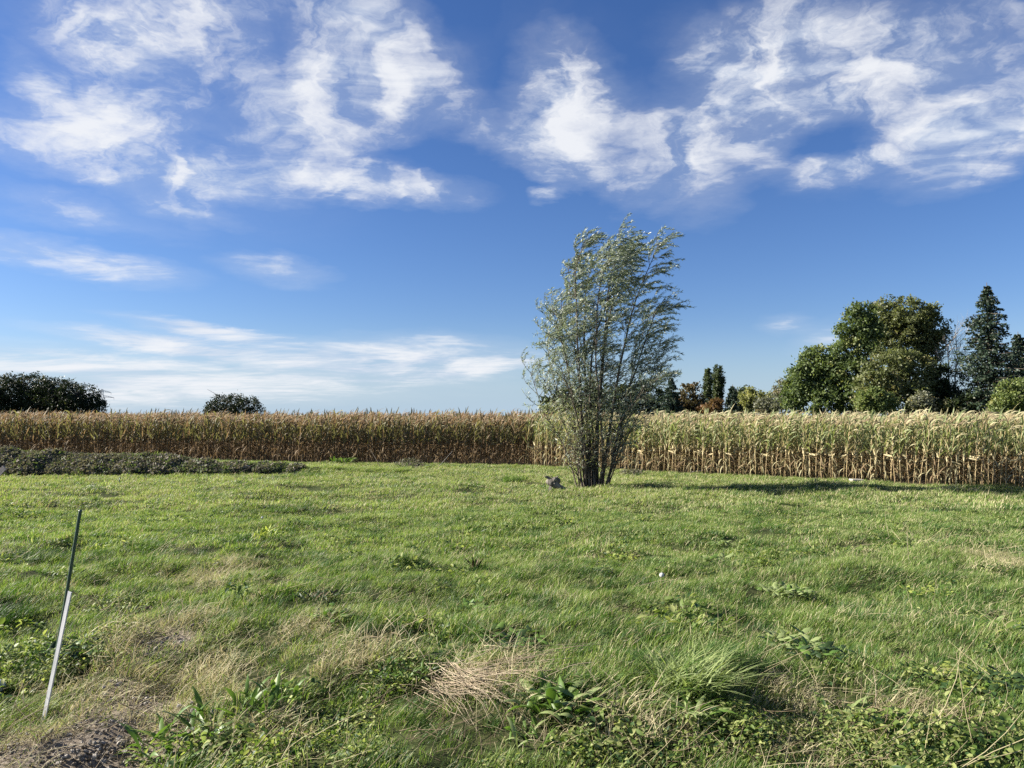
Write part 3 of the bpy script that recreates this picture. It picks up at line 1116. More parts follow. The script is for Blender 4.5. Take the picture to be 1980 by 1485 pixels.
def make_maize(seed):
    rr = np.random.default_rng(seed + 900)
    H, lean, plan = maize_plan(seed)
    root = thing('maize_plant', 'ripe maize plant at the sunlit edge of the pale field right of the willow', 'maize plant', (0, 0, 0), 0,
                 'maize plants along the sunlit field edge')
    kids = []
    kids.append(link('stalk', mesh_from('stalk', *tube(stalk_line(H, lean), np.linspace(.015, .007, 6), 6), MZ_STALK), root))
    for kind, i, z, a, ti, sc in plan:
        f = z / H
        m = MZ_HUSK if kind == 'cob' else (MZ_LOW if rr.uniform() < .6 else MZ_PALE) if kind == 'hang' else (MZ_GREEN if rr.uniform() < (.74 if f < .85 else .42) else MZ_PALE)
        o_ = link('cob' if kind == 'cob' else 'leaf', piece(kind, i, m), root, (off(z, H, lean), 0, z))
        o_.rotation_euler = (0, -ti, a)
        o_.scale = (sc, sc, sc)
        kids.append(o_)
    kids.append(link('tassel', piece('tassel', seed % 4, MZ_TASSEL), root, (off(H, H, lean), 0, H - .02)))
    return root, kids


protos = [make_maize(600 + i) for i in range(14)]
for k, ((px_, py_), row) in enumerate(single):
    root, kids = protos[k % 14]
    if k >= 14:
        nr = root.copy()
        COL.objects.link(nr)
        for c_ in kids:
            nc_ = c_.copy()
            COL.objects.link(nc_)
            nc_.parent = nr
        root = nr
    root.location = (px_, py_, float(hz(px_, py_)))
    root.rotation_euler = (r.normal(0, .05), r.normal(.02, .05), r.normal(0, .35))
    s = r.uniform(.90, 1.07)
    root.scale = (s, s, s)

# ------------------------------------------------------------------ the white willow on the lawn
BARK = mat_solid('willow_bark', (.040, .032, .024), (.115, .095, .070), 7, .85, .5, (1, 1, .3))
BARK_D = mat_solid('tree_bark', (.06, .05, .038), (.13, .11, .085), 2, .9, .5, (1, 1, .3))
WIL = mat_leaf('willow_leaf', (.060, .086, .045), (.140, .178, .110), .8, .34, .40, back=(.37, .41, .35), rnd=.6, spec=.45)
WIL_Y = mat_leaf('willow_leaf_yellow_sunlit', (.26, .28, .08), (.36, .37, .15), 1.0, .4, .45, back=(.40, .43, .28), rnd=.5)  # yellow green of the low leaves, with sunlight put into the tone

wb = at(1145, 943)
WX, WY, WZ = wb.x, wb.y, wb.z
PXM = WY / FPX


def wpx(px, py, dy=0.0):
    return np.array([(px - 1145) * PXM * (1 + dy / WY), dy, (943 - py) * PXM * (1.0 if py > 700 else 1.0 - .05 * (700 - py) / 260)])


STEMS = [
    ([(1120, 945), (1110, 880), (1085, 800), (1052, 735)], -.3, .028), ([(1126, 945), (1116, 850), (1106, 740), (1092, 640), (1090, 560)], .5, .040),
    ([(1132, 945), (1124, 820), (1116, 650), (1110, 520), (1128, 452)], -.5, .048), ([(1142, 945), (1137, 800), (1133, 640), (1138, 530), (1158, 470)], .7, .052),
    ([(1150, 945), (1155, 800), (1166, 640), (1176, 520), (1204, 440)], -.2, .060), ([(1156, 945), (1162, 780), (1182, 620), (1202, 510), (1232, 452)], .8, .055),
    ([(1164, 945), (1190, 760), (1214, 640), (1234, 560), (1276, 452)], -.7, .055), ([(1170, 945), (1205, 800), (1236, 700), (1258, 630), (1274, 580)], .3, .042),
    ([(1160, 945), (1164, 860), (1152, 700), (1158, 560), (1178, 480)], -1.0, .045), ([(1176, 945), (1212, 850), (1250, 770), (1280, 705)], -.4, .028),
    ([(1117, 945), (1092, 860), (1050, 780), (1030, 715)], .6, .026), ([(1148, 945), (1143, 760), (1104, 640), (1080, 590)], 1.1, .036),
    ([(1168, 945), (1198, 860), (1224, 740), (1246, 650), (1264, 590)], 1.0, .040), ([(1138, 945), (1128, 860), (1090, 740), (1062, 650)], -.9, .030),
    ([(1152, 945), (1180, 850), (1222, 780), (1262, 740)], -1.0, .026), ([(1172, 945), (1198, 820), (1236, 730), (1276, 665)], .5, .030), ([(1174, 945), (1206, 830), (1244, 770), (1276, 745)], -.2, .024),
    ([(1146, 945), (1150, 700), (1190, 560), (1212, 470)], .1, .045),
    ([(1130, 945), (1100, 880), (1072, 830), (1050, 800)], -.7, .018), ([(1136, 945), (1116, 850), (1076, 740), (1056, 655)], .2, .034),
    ([(1134, 945), (1122, 840), (1096, 700), (1072, 600)], -.4, .036), ([(1140, 945), (1126, 800), (1108, 640), (1098, 500)], .2, .040),
]
r = np.random.default_rng(77)
willow = thing('willow_tree', 'tall many stemmed silvery willow standing alone on the lawn, its crown blown to one side', 'tree', (WX, WY, WZ - .02))
twig = Geo()
LP, LD = [], []


def leafy(pts, every, r_, dens=1.0):
    """leaf positions and directions along a twig"""
    seg = np.linalg.norm(np.diff(pts, axis=0), axis=1)
    L = seg.sum()
    n = max(2, int(L / every * dens))
    cum = np.concatenate([[0], np.cumsum(seg)])
    s = r_.uniform(.08, 1.0, n) * L
    q = np.stack([np.interp(s, cum, pts[:, k]) for k in range(3)], axis=1)
    T = unit(pts[-1] - pts[0])
    LP.append(q)
    LD.append(np.repeat(T[None], n, 0))


def shoot(p0, d0, L, r_, wind, n=6):
    """a twig that starts out along d0 and is carried over by the wind"""
    pts = [np.array(p0)]
    d = unit(np.array(d0, float))
    for k in range(n):
        f = (k + 1) / n
        d = unit(d + np.array([wind * f, 0, -.08 * f]) + r_.normal(0, .07, 3))
        pts.append(pts[-1] + d * L / n)
    return np.array(pts)


for ctrl, dy, rad in STEMS:
    n_ = len(ctrl)
    c_ = [wpx(px, py, dy * (k / (n_ - 1)) ** .8 + r.normal(0, .06) * (k > 0)) for k, (px, py) in enumerate(ctrl)]
    c_[0] = c_[0] + np.array([0, r.uniform(-.22, .22), 0])
    pts = curve_pts(c_, 22)
    pts[1:, :2] += np.cumsum(r.normal(0, .012, (21, 2)), axis=0)
    L = np.linalg.norm(np.diff(pts, axis=0), axis=1).sum()
    link('stem', mesh_from('stem', *tube(pts, np.linspace(rad * .9, .006, 22) * (1 + .25 * np.exp(-np.arange(22) / 1.2)), 7), BARK), willow)
    f = .14
    top = pts[-1, 2]
    while f < 1.0:
        i = f * 21
        a = int(min(i, 20))
        p0 = pts[a] + (pts[a + 1] - pts[a]) * (i - a)
        hrel = p0[2] / 8.1
        az = r.uniform(0, 2 * PI)
        outx = np.sign(p0[0] + .2) * .35 if abs(p0[0]) > .5 else 0
        d0 = np.array([math.cos(az) * .75 + outx, math.sin(az) * .8, r.uniform(.55, 1.25)])
        bl = r.uniform(.6, 1.25) * (1.15 - .45 * f) * (1.0 if hrel > .25 else .75)
        b = shoot(p0, d0, bl, r, .10 + .30 * hrel, 7)
        twig.add(*tube(b, np.linspace(.009, .003, 8) * (1.2 - .4 * hrel), 4, False), 0)
        dn = .95 if hrel > .48 else (.75 if hrel > .35 else (.40 if hrel > .2 else .16))
        if hrel > .72:
            dn = 1.25
        leafy(b[2:], .024, r, dn)
        for k in range(int(r.integers(3, 6))):
            j = int(r.integers(1, 7))
            d1 = unit(b[j] - b[j - 1]) + r.normal(0, .55, 3) + np.array([.1, 0, .1])
            tw = shoot(b[j], d1, r.uniform(.22, .55), r, .16 + .45 * hrel, 5)
            twig.add(*tube(tw, np.linspace(.0035, .0015, 6), 3, False), 0)
            leafy(tw, .0165, r, dn)
        f += r.uniform(.11, .19) / L * (1.05 if hrel > .25 else .9)
# thin shoots from the base
for k in range(34):
    a = r.uniform(-1, 1)
    p0 = np.array([a * .40 + .05, r.uniform(-.35, .35), 0])
    b = shoot(p0, (a * .26 + r.normal(0, .14), r.normal(0, .2), 1.5), r.uniform(.8, 2.3), r, .03, 8)
    twig.add(*tube(b, np.linspace(.010, .003, 9), 4, False), 0)
    leafy(b[2:], .05, r, .35)
link('twig', twig.mesh('twig', [BARK]), willow)['kind'] = 'stuff'


def willow_leaves(P0, T0, r_, ln=.112, wd=.019):
    n = len(P0)
    hr = np.clip(P0[:, 2:3] / 8.1, 0, 1)
    D_ = unit(T0 * .6 + r_.normal(0, .62, (n, 3)) + np.concatenate([.20 + .65 * hr, 0 * hr, .10 - .1 * hr], axis=1))
    Nn = unit(np.cross(D_, r_.normal(0, 1, (n, 3))))
    S = np.cross(Nn, D_)
    L = ln * r_.uniform(.6, 1.3, n)
    tt = np.array([0, .42, 1.0])
    P_ = P0[:, None, :] + D_[:, None, :] * (L[:, None] * tt)[..., None] + Nn[:, None, :] * (L[:, None] * .16 * np.array([0, .6, 0]))[..., None]
    W = (wd * r_.uniform(.75, 1.25, n))[:, None] * .5 * np.array([.25, 1.0, .08])
    return strips(P_, W, np.repeat(S[:, None], 3, 1))


LP = np.concatenate(LP)
LD = np.concatenate(LD)
V, Q = willow_leaves(LP, LD, r)
low = (LP[:, 2] < 2.6) & (LP[:, 0] < .1)
mi = np.repeat(np.where(low & (r.uniform(0, 1, len(LP)) < .55), 1, 0), 2)
print('willow leaves', len(LP))
link('crown', mesh_from('crown', V, Q, [WIL, WIL_Y], mi), willow)['kind'] = 'stuff'

# ------------------------------------------------------------------ trees beyond the maize
def tree_mats(nm, base, light, extra=None, transl=.38):
    a = mat_leaf(nm + '_leaf', tuple(v * .8 for v in base), base, .5, transl, .5, rnd=.6, spec=.3)
    b = mat_leaf(nm + '_leaf_light', base, light, .5, transl, .5, rnd=.6, spec=.3)
    c = mat_leaf(nm + '_leaf_turned', extra or light, tuple(v * 1.15 for v in (extra or light)), .5, transl, .5, rnd=.6, spec=.3)
    return [a, b, c]


TM = {
    'wood': tree_mats('wood', (.015, .024, .009), (.032, .044, .015), (.055, .058, .02), .22),
    'dark': tree_mats('dark_green', (0.034, 0.050, 0.022), (0.062, 0.082, 0.034), (0.089, 0.089, 0.039)),
    'maple': tree_mats('maple', (0.093, 0.132, 0.048), (0.171, 0.212, 0.079), (0.192, 0.206, 0.080)),
    'olive': tree_mats('olive', (0.123, 0.143, 0.059), (0.211, 0.220, 0.095), (0.210, 0.194, 0.085)),
    'brown': tree_mats('brown_turned', (0.079, 0.066, 0.033), (0.134, 0.107, 0.050), (0.189, 0.116, 0.054)),
    'orange': tree_mats('orange_turned', (0.123, 0.073, 0.032), (0.186, 0.111, 0.046), (0.213, 0.106, 0.044)),
    'yellow': tree_mats('yellow_green', (0.205, 0.216, 0.082), (0.328, 0.328, 0.133), (0.415, 0.376, 0.156)),
    'grey': tree_mats('grey_green', (0.149, 0.157, 0.106), (0.226, 0.226, 0.162), (0.221, 0.183, 0.118)),
    'spruce': tree_mats('spruce', (0.028, 0.048, 0.030), (0.050, 0.080, 0.048), (0.071, 0.085, 0.046), .15),
    'poplar': tree_mats('poplar', (0.053, 0.076, 0.035), (0.089, 0.116, 0.049), (0.119, 0.131, 0.060)),
    'bright': tree_mats('bright_green', (0.127, 0.167, 0.054), (0.211, 0.246, 0.084), (0.267, 0.267, 0.105)),
}


def leaf_cards(C, r_, size, up=.25):
    n = len(C)
    D_ = unit(r_.normal(0, 1, (n, 3)) + np.array([.15, 0, -.1]))
    Nn = unit(np.cross(D_, r_.normal(0, 1, (n, 3)) + np.array([0, 0, up])))
    S = np.cross(Nn, D_)
    L = size * r_.uniform(.6, 1.3, n)
    tt = np.array([-.5, 0, .5])
    P_ = C[:, None, :] + D_[:, None, :] * (L[:, None] * tt)[..., None] - Nn[:, None, :] * (L[:, None] * .12 * np.array([1, 0, 1]))[..., None]
    W = (L * .30)[:, None] * np.array([.35, 1.0, .12])
    return strips(P_, W, np.repeat(S[:, None], 3, 1))


def px_dir(px, dist):
    return (px - 990) / FPX * dist


def top_z(py, dist):
    return EYE + math.tan(math.radians(PITCH) + math.atan((742.5 - py) / FPX)) * dist


def branches(r_, root, H, R, z0, trunk, mat, n=9):
    g = Geo()
    pts = curve_pts([(0, 0, -.1), (r_.normal(0, .1), 0, z0 * .6), (r_.normal(0, .25), r_.normal(0, .2), H * .55), (r_.normal(0, .35), r_.normal(0, .3), H * .86)], 10)
    link('trunk', mesh_from('trunk', *tube(pts, np.linspace(trunk, trunk * .2, 10), 8), mat), root)
    for k in range(n):
        i = int(r_.integers(3, 9))
        a = r_.uniform(0, 2 * PI)
        L = R * r_.uniform(.5, .95)
        b = curve_pts([pts[i], pts[i] + np.array([math.cos(a) * L * .5, math.sin(a) * L * .5, L * .45]), pts[i] + np.array([math.cos(a) * L, math.sin(a) * L, L * .75])], 6)
        g.add(*tube(b, np.linspace(trunk * .4, trunk * .08, 6), 5, False))
    link('limb', g.mesh('limb', [mat]), root)['kind'] = 'stuff'


def broadleaf(name, label, lobes, dist, mats, leaves, size=.20, seed=1, clump=.42, shares=(.5, .42, .08), shell=(.72, 1.05), depth=.8, group=None, cat='tree', trunk=.18, base_px=None, per=42):
    """lobes: (centre x, centre y, half width, half height) in the photograph, each a rounded mass of foliage"""
    r_ = np.random.default_rng(seed)
    L = []
    for (px, py, rx, ry) in lobes:
        c = np.array([px_dir(px, dist), r_.normal(0, .35) * (len(lobes) > 1), top_z(py, dist)])
        L.append((c, np.array([rx / FPX * dist, rx / FPX * dist * depth, ry / FPX * dist])))
    xm = base_px if base_px is not None else lobes[0][0]
    root_p = np.array([px_dir(xm, dist), dist, LOW])
    area = np.array([(q[1][0] * q[1][2]) for q in L])
    nc = max(30, int(leaves / per))
    which = r_.choice(len(L), nc, p=area / area.sum())
    d = unit(r_.normal(0, 1, (nc, 3)))
    q = r_.uniform(*shell, nc) * (1 + .10 * np.sin(d[:, 0] * 7 + d[:, 2] * 5 + which))
    q = np.where(r_.uniform(0, 1, nc) < .18, r_.uniform(.2, .8, nc), q)
    C = np.array([L[w_][0] for w_ in which]) + d * q[:, None] * np.array([L[w_][1] for w_ in which])
    kk = int(leaves / nc)
    cs = clump * r_.uniform(.6, 1.35, nc)
    P_ = np.repeat(C, kk, 0) + r_.normal(0, 1, (nc * kk, 3)) * np.repeat(cs, kk)[:, None] * np.array([.6, .6, .42])
    P_ = P_ - np.array([root_p[0], 0, LOW])
    P_ = P_[P_[:, 2] > .1]
    V, Q = leaf_cards(P_, r_, size)
    tone = np.repeat(r_.choice(3, nc, p=np.array(shares) / sum(shares)), kk)
    tone = tone[:len(P_)]
    tone = np.where(r_.uniform(0, 1, len(P_)) < .25, r_.integers(0, 2, len(P_)), tone)
    root = thing(name, label, cat, tuple(root_p), 0, group)
    H = max(c[2] + e[2] for c, e in L) - LOW
    R = max(e[0] for c, e in L)
    branches(r_, root, H * .95, R, H * .25, trunk, BARK_D, 8)
    cr = link('crown', mesh_from('crown', V, Q, mats, np.repeat(tone, 2)), root)
    return root


def conifer(name, label, px, top, half, dist, mats, seed, levels=30, per=13, group=None, size=.16, trunk=.16):
    r_ = np.random.default_rng(seed)
    H = top_z(top, dist) - LOW
    R = half / FPX * dist
    root = thing(name, label, 'tree', (px_dir(px, dist), dist, LOW), 0, group)
    link('trunk', mesh_from('trunk', *tube([(0, 0, -.1), (0, 0, H * .5), (0, 0, H - .05)], [trunk, trunk * .6, .02], 8), BARK_D), root)
    bough = Geo()
    PP = []
    for lv in range(levels):
        f = lv / levels
        z = H * (.06 + .93 * f)
        rr = R * (1 - f) ** .78 * r_.uniform(.82, 1.12) + .08
        m = max(4, int(per * (1 - .55 * f)))
        for k in range(m):
            a = r_.uniform(0, 2 * PI)
            L = rr * r_.uniform(.65, 1.12)
            b = curve_pts([(0, 0, z), (math.cos(a) * L * .5, math.sin(a) * L * .5, z - L * .10), (math.cos(a) * L, math.sin(a) * L, z - L * r_.uniform(.02, .22))], 5)
            bough.add(*tube(b, np.linspace(.035, .01, 5), 3, False))
            nn = int(14 + 34 * L / max(R, .1) * 1.1)
            s = r_.uniform(.12, 1.02, nn)
            base = np.stack([np.interp(s, np.linspace(0, 1, 5), b[:, j]) for j in range(3)], axis=1)
            side = np.array([-math.sin(a), math.cos(a), 0])
            wv = r_.normal(0, 1, nn) * .17 * L * (1.15 - s)
            PP.append(base + side * wv[:, None] + np.stack([0 * s, 0 * s, -np.abs(r_.normal(0, .11, nn)) * (1 + L * .25)], axis=1))
    P_ = np.concatenate(PP)
    V, Q = leaf_cards(P_, r_, size, .1)
    link('bough', bough.mesh('bough', [BARK_D]), root)['kind'] = 'stuff'
    link('crown', mesh_from('crown', V, Q, mats, np.repeat(r_.choice(3, len(P_), p=[.55, .38, .07]), 2)), root)
    return root


def bare_tree(label, px, top, dist, seed, spread=.55):
    r_ = np.random.default_rng(seed)
    H = top_z(top, dist) - LOW
    root = thing('bare_tree', label, 'tree', (px_dir(px, dist), dist, LOW))
    g = Geo()
    main = [curve_pts([(0, 0, -.1), (r_.normal(0, .15), 0, H * .3), (r_.normal(0, .3), 0, H * .7), (r_.normal(0, .4), 0, H)], 12)]
    link('trunk', mesh_from('trunk', *tube(main[0], np.linspace(.12, .02, 12), 7), GREYB), root)

    def grow_b(p, d, L, rad, lev):
        pts = [np.array(p)]
        d = unit(np.array(d, float))
        for k in range(5):
            d = unit(d + r_.normal(0, .13, 3) + np.array([.02, 0, .06]))
            pts.append(pts[-1] + d * L / 5)
        g.add(*tube(pts, np.linspace(rad, rad * .35, 6), 4, False))
        if lev:
            for k in range(4):
                i = int(r_.integers(1, 6))
                grow_b(pts[i], d + r_.normal(0, .6, 3), L * r_.uniform(.45, .7), rad * .5, lev - 1)
    for i in range(2, 12):
        for _ in range(2):
            a = r_.uniform(0, 2 * PI)
            grow_b(main[0][i], (math.cos(a) * spread, math.sin(a) * spread, .9), H * r_.uniform(.16, .32), .035, 2)
    link('branch', g.mesh('branch', [GREYB]), root)['kind'] = 'stuff'
    return root


GREYB = mat_solid('bare_wood', (.20, .19, .17), (.33, .31, .28), 3, .9, .3)

# --- left: dense dark wood and the lone round tree
GW = 'trees of the dark wood on the left horizon'
broadleaf('dense_tree', 'dense dark tree of the left wood, cut by the photo edge', [(-8, 770, 46, 48), (-40, 775, 40, 45), (15, 785, 34, 45)], 120, TM['wood'], 15000, .27, 301, .50, group=GW, depth=1, per=20, shell=(.86, 1.0))
broadleaf('dense_tree', 'tallest dense dark tree of the left wood, second from the photo edge', [(52, 770, 50, 47), (30, 780, 34, 42), (80, 782, 34, 44)], 122, TM['wood'], 15000, .27, 302, .50, group=GW, depth=1, per=20, shell=(.86, 1.0))
broadleaf('dense_tree', 'dense dark rounded tree in the middle of the left wood', [(108, 774, 46, 44), (90, 785, 34, 40)], 121, TM['wood'], 15000, .27, 303, .50, group=GW, depth=1, per=20, shell=(.86, 1.0))
broadleaf('dense_tree', 'dense dark tree at the open end of the left wood before the pylon', [(150, 778, 42, 38), (180, 792, 24, 28), (130, 790, 40, 30)], 120, TM['wood'], 13000, .27, 304, .50, group=GW, depth=1, per=20, shell=(.86, 1.0))
broadleaf('round_tree', 'lone low rounded dark tree on the horizon beyond the brown maize', [(440, 792, 40, 29), (478, 796, 28, 27), (415, 798, 20, 18)], 125, TM['wood'], 13000, .25, 305, .50, depth=1, per=20, shell=(.86, 1.0))
broadleaf('distant_tree', 'tiny dark tree top just showing over the brown maize left of the willow', [(836, 812, 10, 9), (822, 814, 7, 6)], 190, TM['dark'], 500, .5, 306, .4)

# --- behind the willow
GB = 'dark trees behind the willow'
broadleaf('dark_tree', 'dark green tree behind the lower left side of the willow', [(1082, 786, 36, 36), (1100, 775, 24, 26)], 75, TM['dark'], 5000, .26, 311, .4, group=GB)
broadleaf('dark_tree', 'dark green tree straight behind the stems of the willow', [(1138, 782, 36, 38), (1160, 778, 28, 32)], 78, TM['dark'], 5000, .26, 312, .4, group=GB)
broadleaf('dark_tree', 'dark green tree behind the right half of the willow', [(1196, 780, 34, 36), (1215, 784, 26, 32)], 76, TM['dark'], 5000, .26, 313, .4, group=GB)
broadleaf('dark_tree', 'dark green tree at the right edge of the willow next to the dark conifer', [(1250, 780, 30, 36), (1266, 788, 24, 30)], 77, TM['dark'], 5000, .26, 314, .4, group=GB)
conifer('conifer', 'dark blunt conifer just right of the willow', 1298, 726, 44, 74, TM['spruce'], 315, 26, 13, size=.24)

# --- middle right
broadleaf('brown_tree', 'dark brownish green tree between the blunt conifer and the two poplars', [(1336, 775, 26, 32), (1320, 785, 16, 22), (1352, 784, 14, 20)], 76, TM['brown'], 5000, .24, 321, .36)
GP = 'columnar poplars'
broadleaf('poplar_tree', 'slimmer and lower of the two columnar poplars, on the left', [(1369.5, 742, 7, 31), (1369.5, 768, 7, 26)], 80, TM['poplar'], 6500, .17, 322, .15, per=22, group=GP, depth=1)
broadleaf('poplar_tree', 'taller and broader of the two columnar poplars, on the right', [(1390, 740, 10.5, 34), (1390, 766, 10, 28)], 81, TM['poplar'], 9000, .17, 323, .17, per=22, group=GP, depth=1)
broadleaf('orange_shrub', 'low orange autumn shrub in front of the two poplars', [(1378, 788, 18, 15), (1366, 792, 10, 10)], 72, TM['orange'], 2200, .20, 324, .28, cat='shrub', trunk=.06)
conifer('conifer', 'small dark conifer just right of the two poplars', 1417, 742, 36, 73, TM['spruce'], 325, 24, 12, size=.22)
broadleaf('yellow_tree', 'broad yellowish green tree right of the small dark conifer', [(1455, 776, 24, 25), (1476, 780, 18, 20), (1438, 782, 16, 20)], 78, TM['yellow'], 4500, .24, 326, .36)
broadleaf('dark_tree', 'low dark tree top peeping out behind the yellowish tree', [(1440, 772, 20, 21)], 92, TM['dark'], 2000, .28, 327, .4)
broadleaf('grey_shrub', 'pale grey green feathery shrub left of the maple', [(1492, 785, 26, 20), (1474, 790, 14, 13)], 70, TM['grey'], 3000, .22, 328, .32, cat='shrub', trunk=.08)
broadleaf('grey_tree', 'small thin grey brown tree between the grey shrub and the maple', [(1513, 755, 15, 22), (1520, 778, 18, 22)], 72, TM['grey'], 2600, .20, 329, .3)

# --- right: the big group
broadleaf('maple_tree', 'bright green maple forming the lower left shoulder of the big tree group', [(1582, 706, 30, 36), (1560, 735, 34, 40), (1608, 735, 30, 50), (1545, 765, 26, 36), (1590, 775, 40, 34)], 62, TM['maple'], 17000, .24, 331, .38)
broadleaf('tall_tree', 'tall narrow green tree lit on its side, left neighbour of the round topped tree', [(1668, 610, 24, 28), (1655, 650, 30, 38), (1680, 650, 26, 40), (1645, 700, 36, 50), (1668, 760, 46, 44)], 61, TM['maple'], 19000, .22, 332, .36)
broadleaf('round_topped_tree', 'largest tree with a rounded olive crown beside the spruce', [(1755, 612, 50, 42), (1715, 612, 32, 38), (1795, 640, 34, 48), (1740, 660, 52, 52), (1800, 672, 26, 36)], 63, TM['olive'], 24000, .22, 333, .36, base_px=1758, shell=(.6, 1.04), trunk=.22)
broadleaf('front_tree', 'broad brownish olive tree standing in front of the round topped tree', [(1722, 720, 46, 46), (1770, 730, 34, 52), (1690, 755, 40, 40), (1745, 770, 48, 34)], 58, TM['olive'], 16000, .22, 334, .36, shares=(.5, .3, .2))
broadleaf('bright_shrub', 'bright yellow green bush at the foot of the front tree above the maize', [(1680, 776, 26, 24), (1712, 780, 20, 18)], 55, TM['bright'], 4500, .19, 335, .28, cat='shrub', trunk=.06)
broadleaf('grey_shrub', 'grey green bush low beside the dark bush under the round topped tree', [(1785, 778, 20, 22)], 55, TM['grey'], 2200, .17, 336, .26, cat='shrub', trunk=.06)
broadleaf('dark_bush', 'very dark tall bush between the round topped tree and the bare tree', [(1812, 745, 22, 44), (1826, 770, 20, 30), (1795, 765, 26, 34)], 59, TM['dark'], 7000, .22, 337, .34, cat='bush', trunk=.1)
bare_tree('leafless grey tree in the gap beside the spruce', 1830, 672, 61, 338)
bare_tree('thin leafless grey tree touching the spruce', 1850, 690, 63, 339, .4)
conifer('spruce_tree', 'tall pointed dark spruce near the right edge of the photo', 1914, 545, 104, 57, TM['spruce'], 340, 46, 19, size=.20, trunk=.2)
conifer('spruce_tree', 'second dark spruce cut off by the right edge of the photo', 1972, 640, 96, 59, TM['spruce'], 341, 38, 18, size=.20)
broadleaf('bright_shrub', 'yellow green bush under the spruce at the right edge of the photo', [(1958, 770, 28, 30), (1985, 762, 26, 34), (1935, 782, 18, 18)], 53, TM['bright'], 5000, .18, 342, .28, cat='shrub', trunk=.06)
broadleaf('dark_bush', 'low dark bush at the foot of the tall spruce', [(1868, 782, 28, 22), (1840, 786, 20, 16)], 56, TM['dark'], 3000, .2, 343, .3, cat='bush', trunk=.08)

# --- pylon far behind the left wood
STEEL = mat_solid('pylon_steel', (.30, .33, .37), (.38, .41, .45), 1, .6, 0)
PD = 560.0
pz = top_z(752, PD) - LOW
pyl = thing('electricity_pylon', 'far off grey lattice electricity pylon behind the end of the left wood', 'pylon', (px_dir(197, PD), PD, LOW), .5)
mast, arm = Geo(), Geo()
wl = lambda z: 3.2 * (1 - z / pz) + .45
zs = list(np.linspace(0, pz, 9))
for sx in (-1, 1):
    for sy in (-1, 1):
        mast.add(*tube([(sx * wl(z), sy * wl(z), z) for z in zs], .17, 4))
for a_, b_ in zip(zs[:-1], zs[1:]):
    for (s1, s2) in (((-1, -1), (1, -1)), ((1, -1), (1, 1)), ((1, 1), (-1, 1)), ((-1, 1), (-1, -1))):
        mast.add(*tube([(s1[0] * wl(a_), s1[1] * wl(a_), a_), (s2[0] * wl(b_), s2[1] * wl(b_), b_)], .10, 4))
        mast.add(*tube([(s2[0] * wl(a_), s2[1] * wl(a_), a_), (s1[0] * wl(b_), s1[1] * wl(b_), b_)], .10, 4))
link('mast', mast.mesh('mast', [STEEL], False), pyl)
for z, w_ in ((pz - 2.6, 6.0), (pz - 6.5, 8.0)):
    g = Geo()
    for sy in (-.7, .7):
        g.add(*tube([(-w_, 0, z), (0, sy, z + .5), (w_, 0, z)], .14, 4))
        g.add(*tube([(-w_, 0, z), (0, sy, z + 1.9), (w_, 0, z)], .12, 4))
    for k in range(-4, 5):
        if k:
            xx = k / 5 * w_
            g.add(*tube([(xx, 0, z + .1), (xx * .8, 0, z + 1.9 * (1 - abs(xx * .8) / w_))], .09, 4))
    for sx in (-1, 1):
        g.add(*tube([(sx * w_, 0, z), (sx * w_, 0, z - 1.6)], .12, 4))
    link('arm', g.mesh('arm', [STEEL], False), pyl)

# ------------------------------------------------------------------ bank growth
BW1 = mat_leaf('bank_herb', (.095, .092, .066), (.18, .170, .125), 1.2, .25, .7, rnd=.6)
BW2 = mat_leaf('bank_dead_herb', (.13, .112, .09), (.25, .22, .18), 1.2, .2, .8, rnd=.6)
BW3 = mat_leaf('bank_green_herb', (.065, .10, .035), (.13, .165, .06), 1.2, .3, .6, rnd=.5)


def brush(seed, n, rad, h, mats, shares=(.45, .35, .2), leafn=150):
    """tangled dead herbs: thin stems with small leaves"""
    rr = np.random.default_rng(seed)
    g = Geo()
    for _ in range(n):
        a, q = rr.uniform(0, 2 * PI), rad * math.sqrt(rr.uniform())
        p0 = np.array([q * math.cos(a), q * math.sin(a), -.02])
        d = np.array([rr.normal(.35, .5), rr.normal(0, .5), 1.0])
        L = h * rr.uniform(.5, 1.2)
        pts = [p0 + d * L * s + np.array([.25 * L * s * s, 0, -.25 * L * s * s]) for s in np.linspace(0, 1, 4)]
        g.add(*tube(pts, [.004, .004, .003, .002], 3, False), 1)
    V, Q = None, None
    q = rad * np.sqrt(rr.uniform(0, 1, leafn))
    a = rr.uniform(0, 2 * PI, leafn)
    C = np.stack([q * np.cos(a) + .06, q * np.sin(a), h * rr.uniform(.05, 1.0, leafn) * (1 - .5 * (q / rad) ** 2)], axis=1)
    V, Q = leaf_cards(C, rr, .075)
    g.add(V, Q, np.repeat(rr.choice(3, leafn, p=np.array(shares) / sum(shares)), 2))
    return g.mesh('herb_tangle', mats)


r = np.random.default_rng(51)
n = 9000
x = r.uniform(-27, -4, n)
y = r.uniform(25.8, 29.2, n)
face = bank_mask(x, y) & (r.uniform(0, 1, n) < .9 * sstep(-x, 6.0, 12.5))
x, y = x[face], y[face]
greener = r.uniform(0, 1, len(x)) < .12 + .6 * sstep(x, -16, -9)
scatter('bank_weeds', [brush(700 + i, 18, .22, .18, [BW1, BW2, BW3]) for i in range(6)], *lay(x[~greener], y[~greener], r, .5, 1.5, 2, .2), label='grey brown dead weeds covering the earth bank')
scatter('bank_weeds', [brush(706 + i, 10, .22, .16, [BW3, BW2, BW1], (.6, .2, .2)) for i in range(4)], *lay(x[greener], y[greener], r, .5, 1.4, 2, .2), label='green weeds growing between the dead ones on the bank')
x = r.uniform(-27, -4, 3000)
y = 28.75 + .03 * (x + 6) + r.normal(.15, .30, len(x))
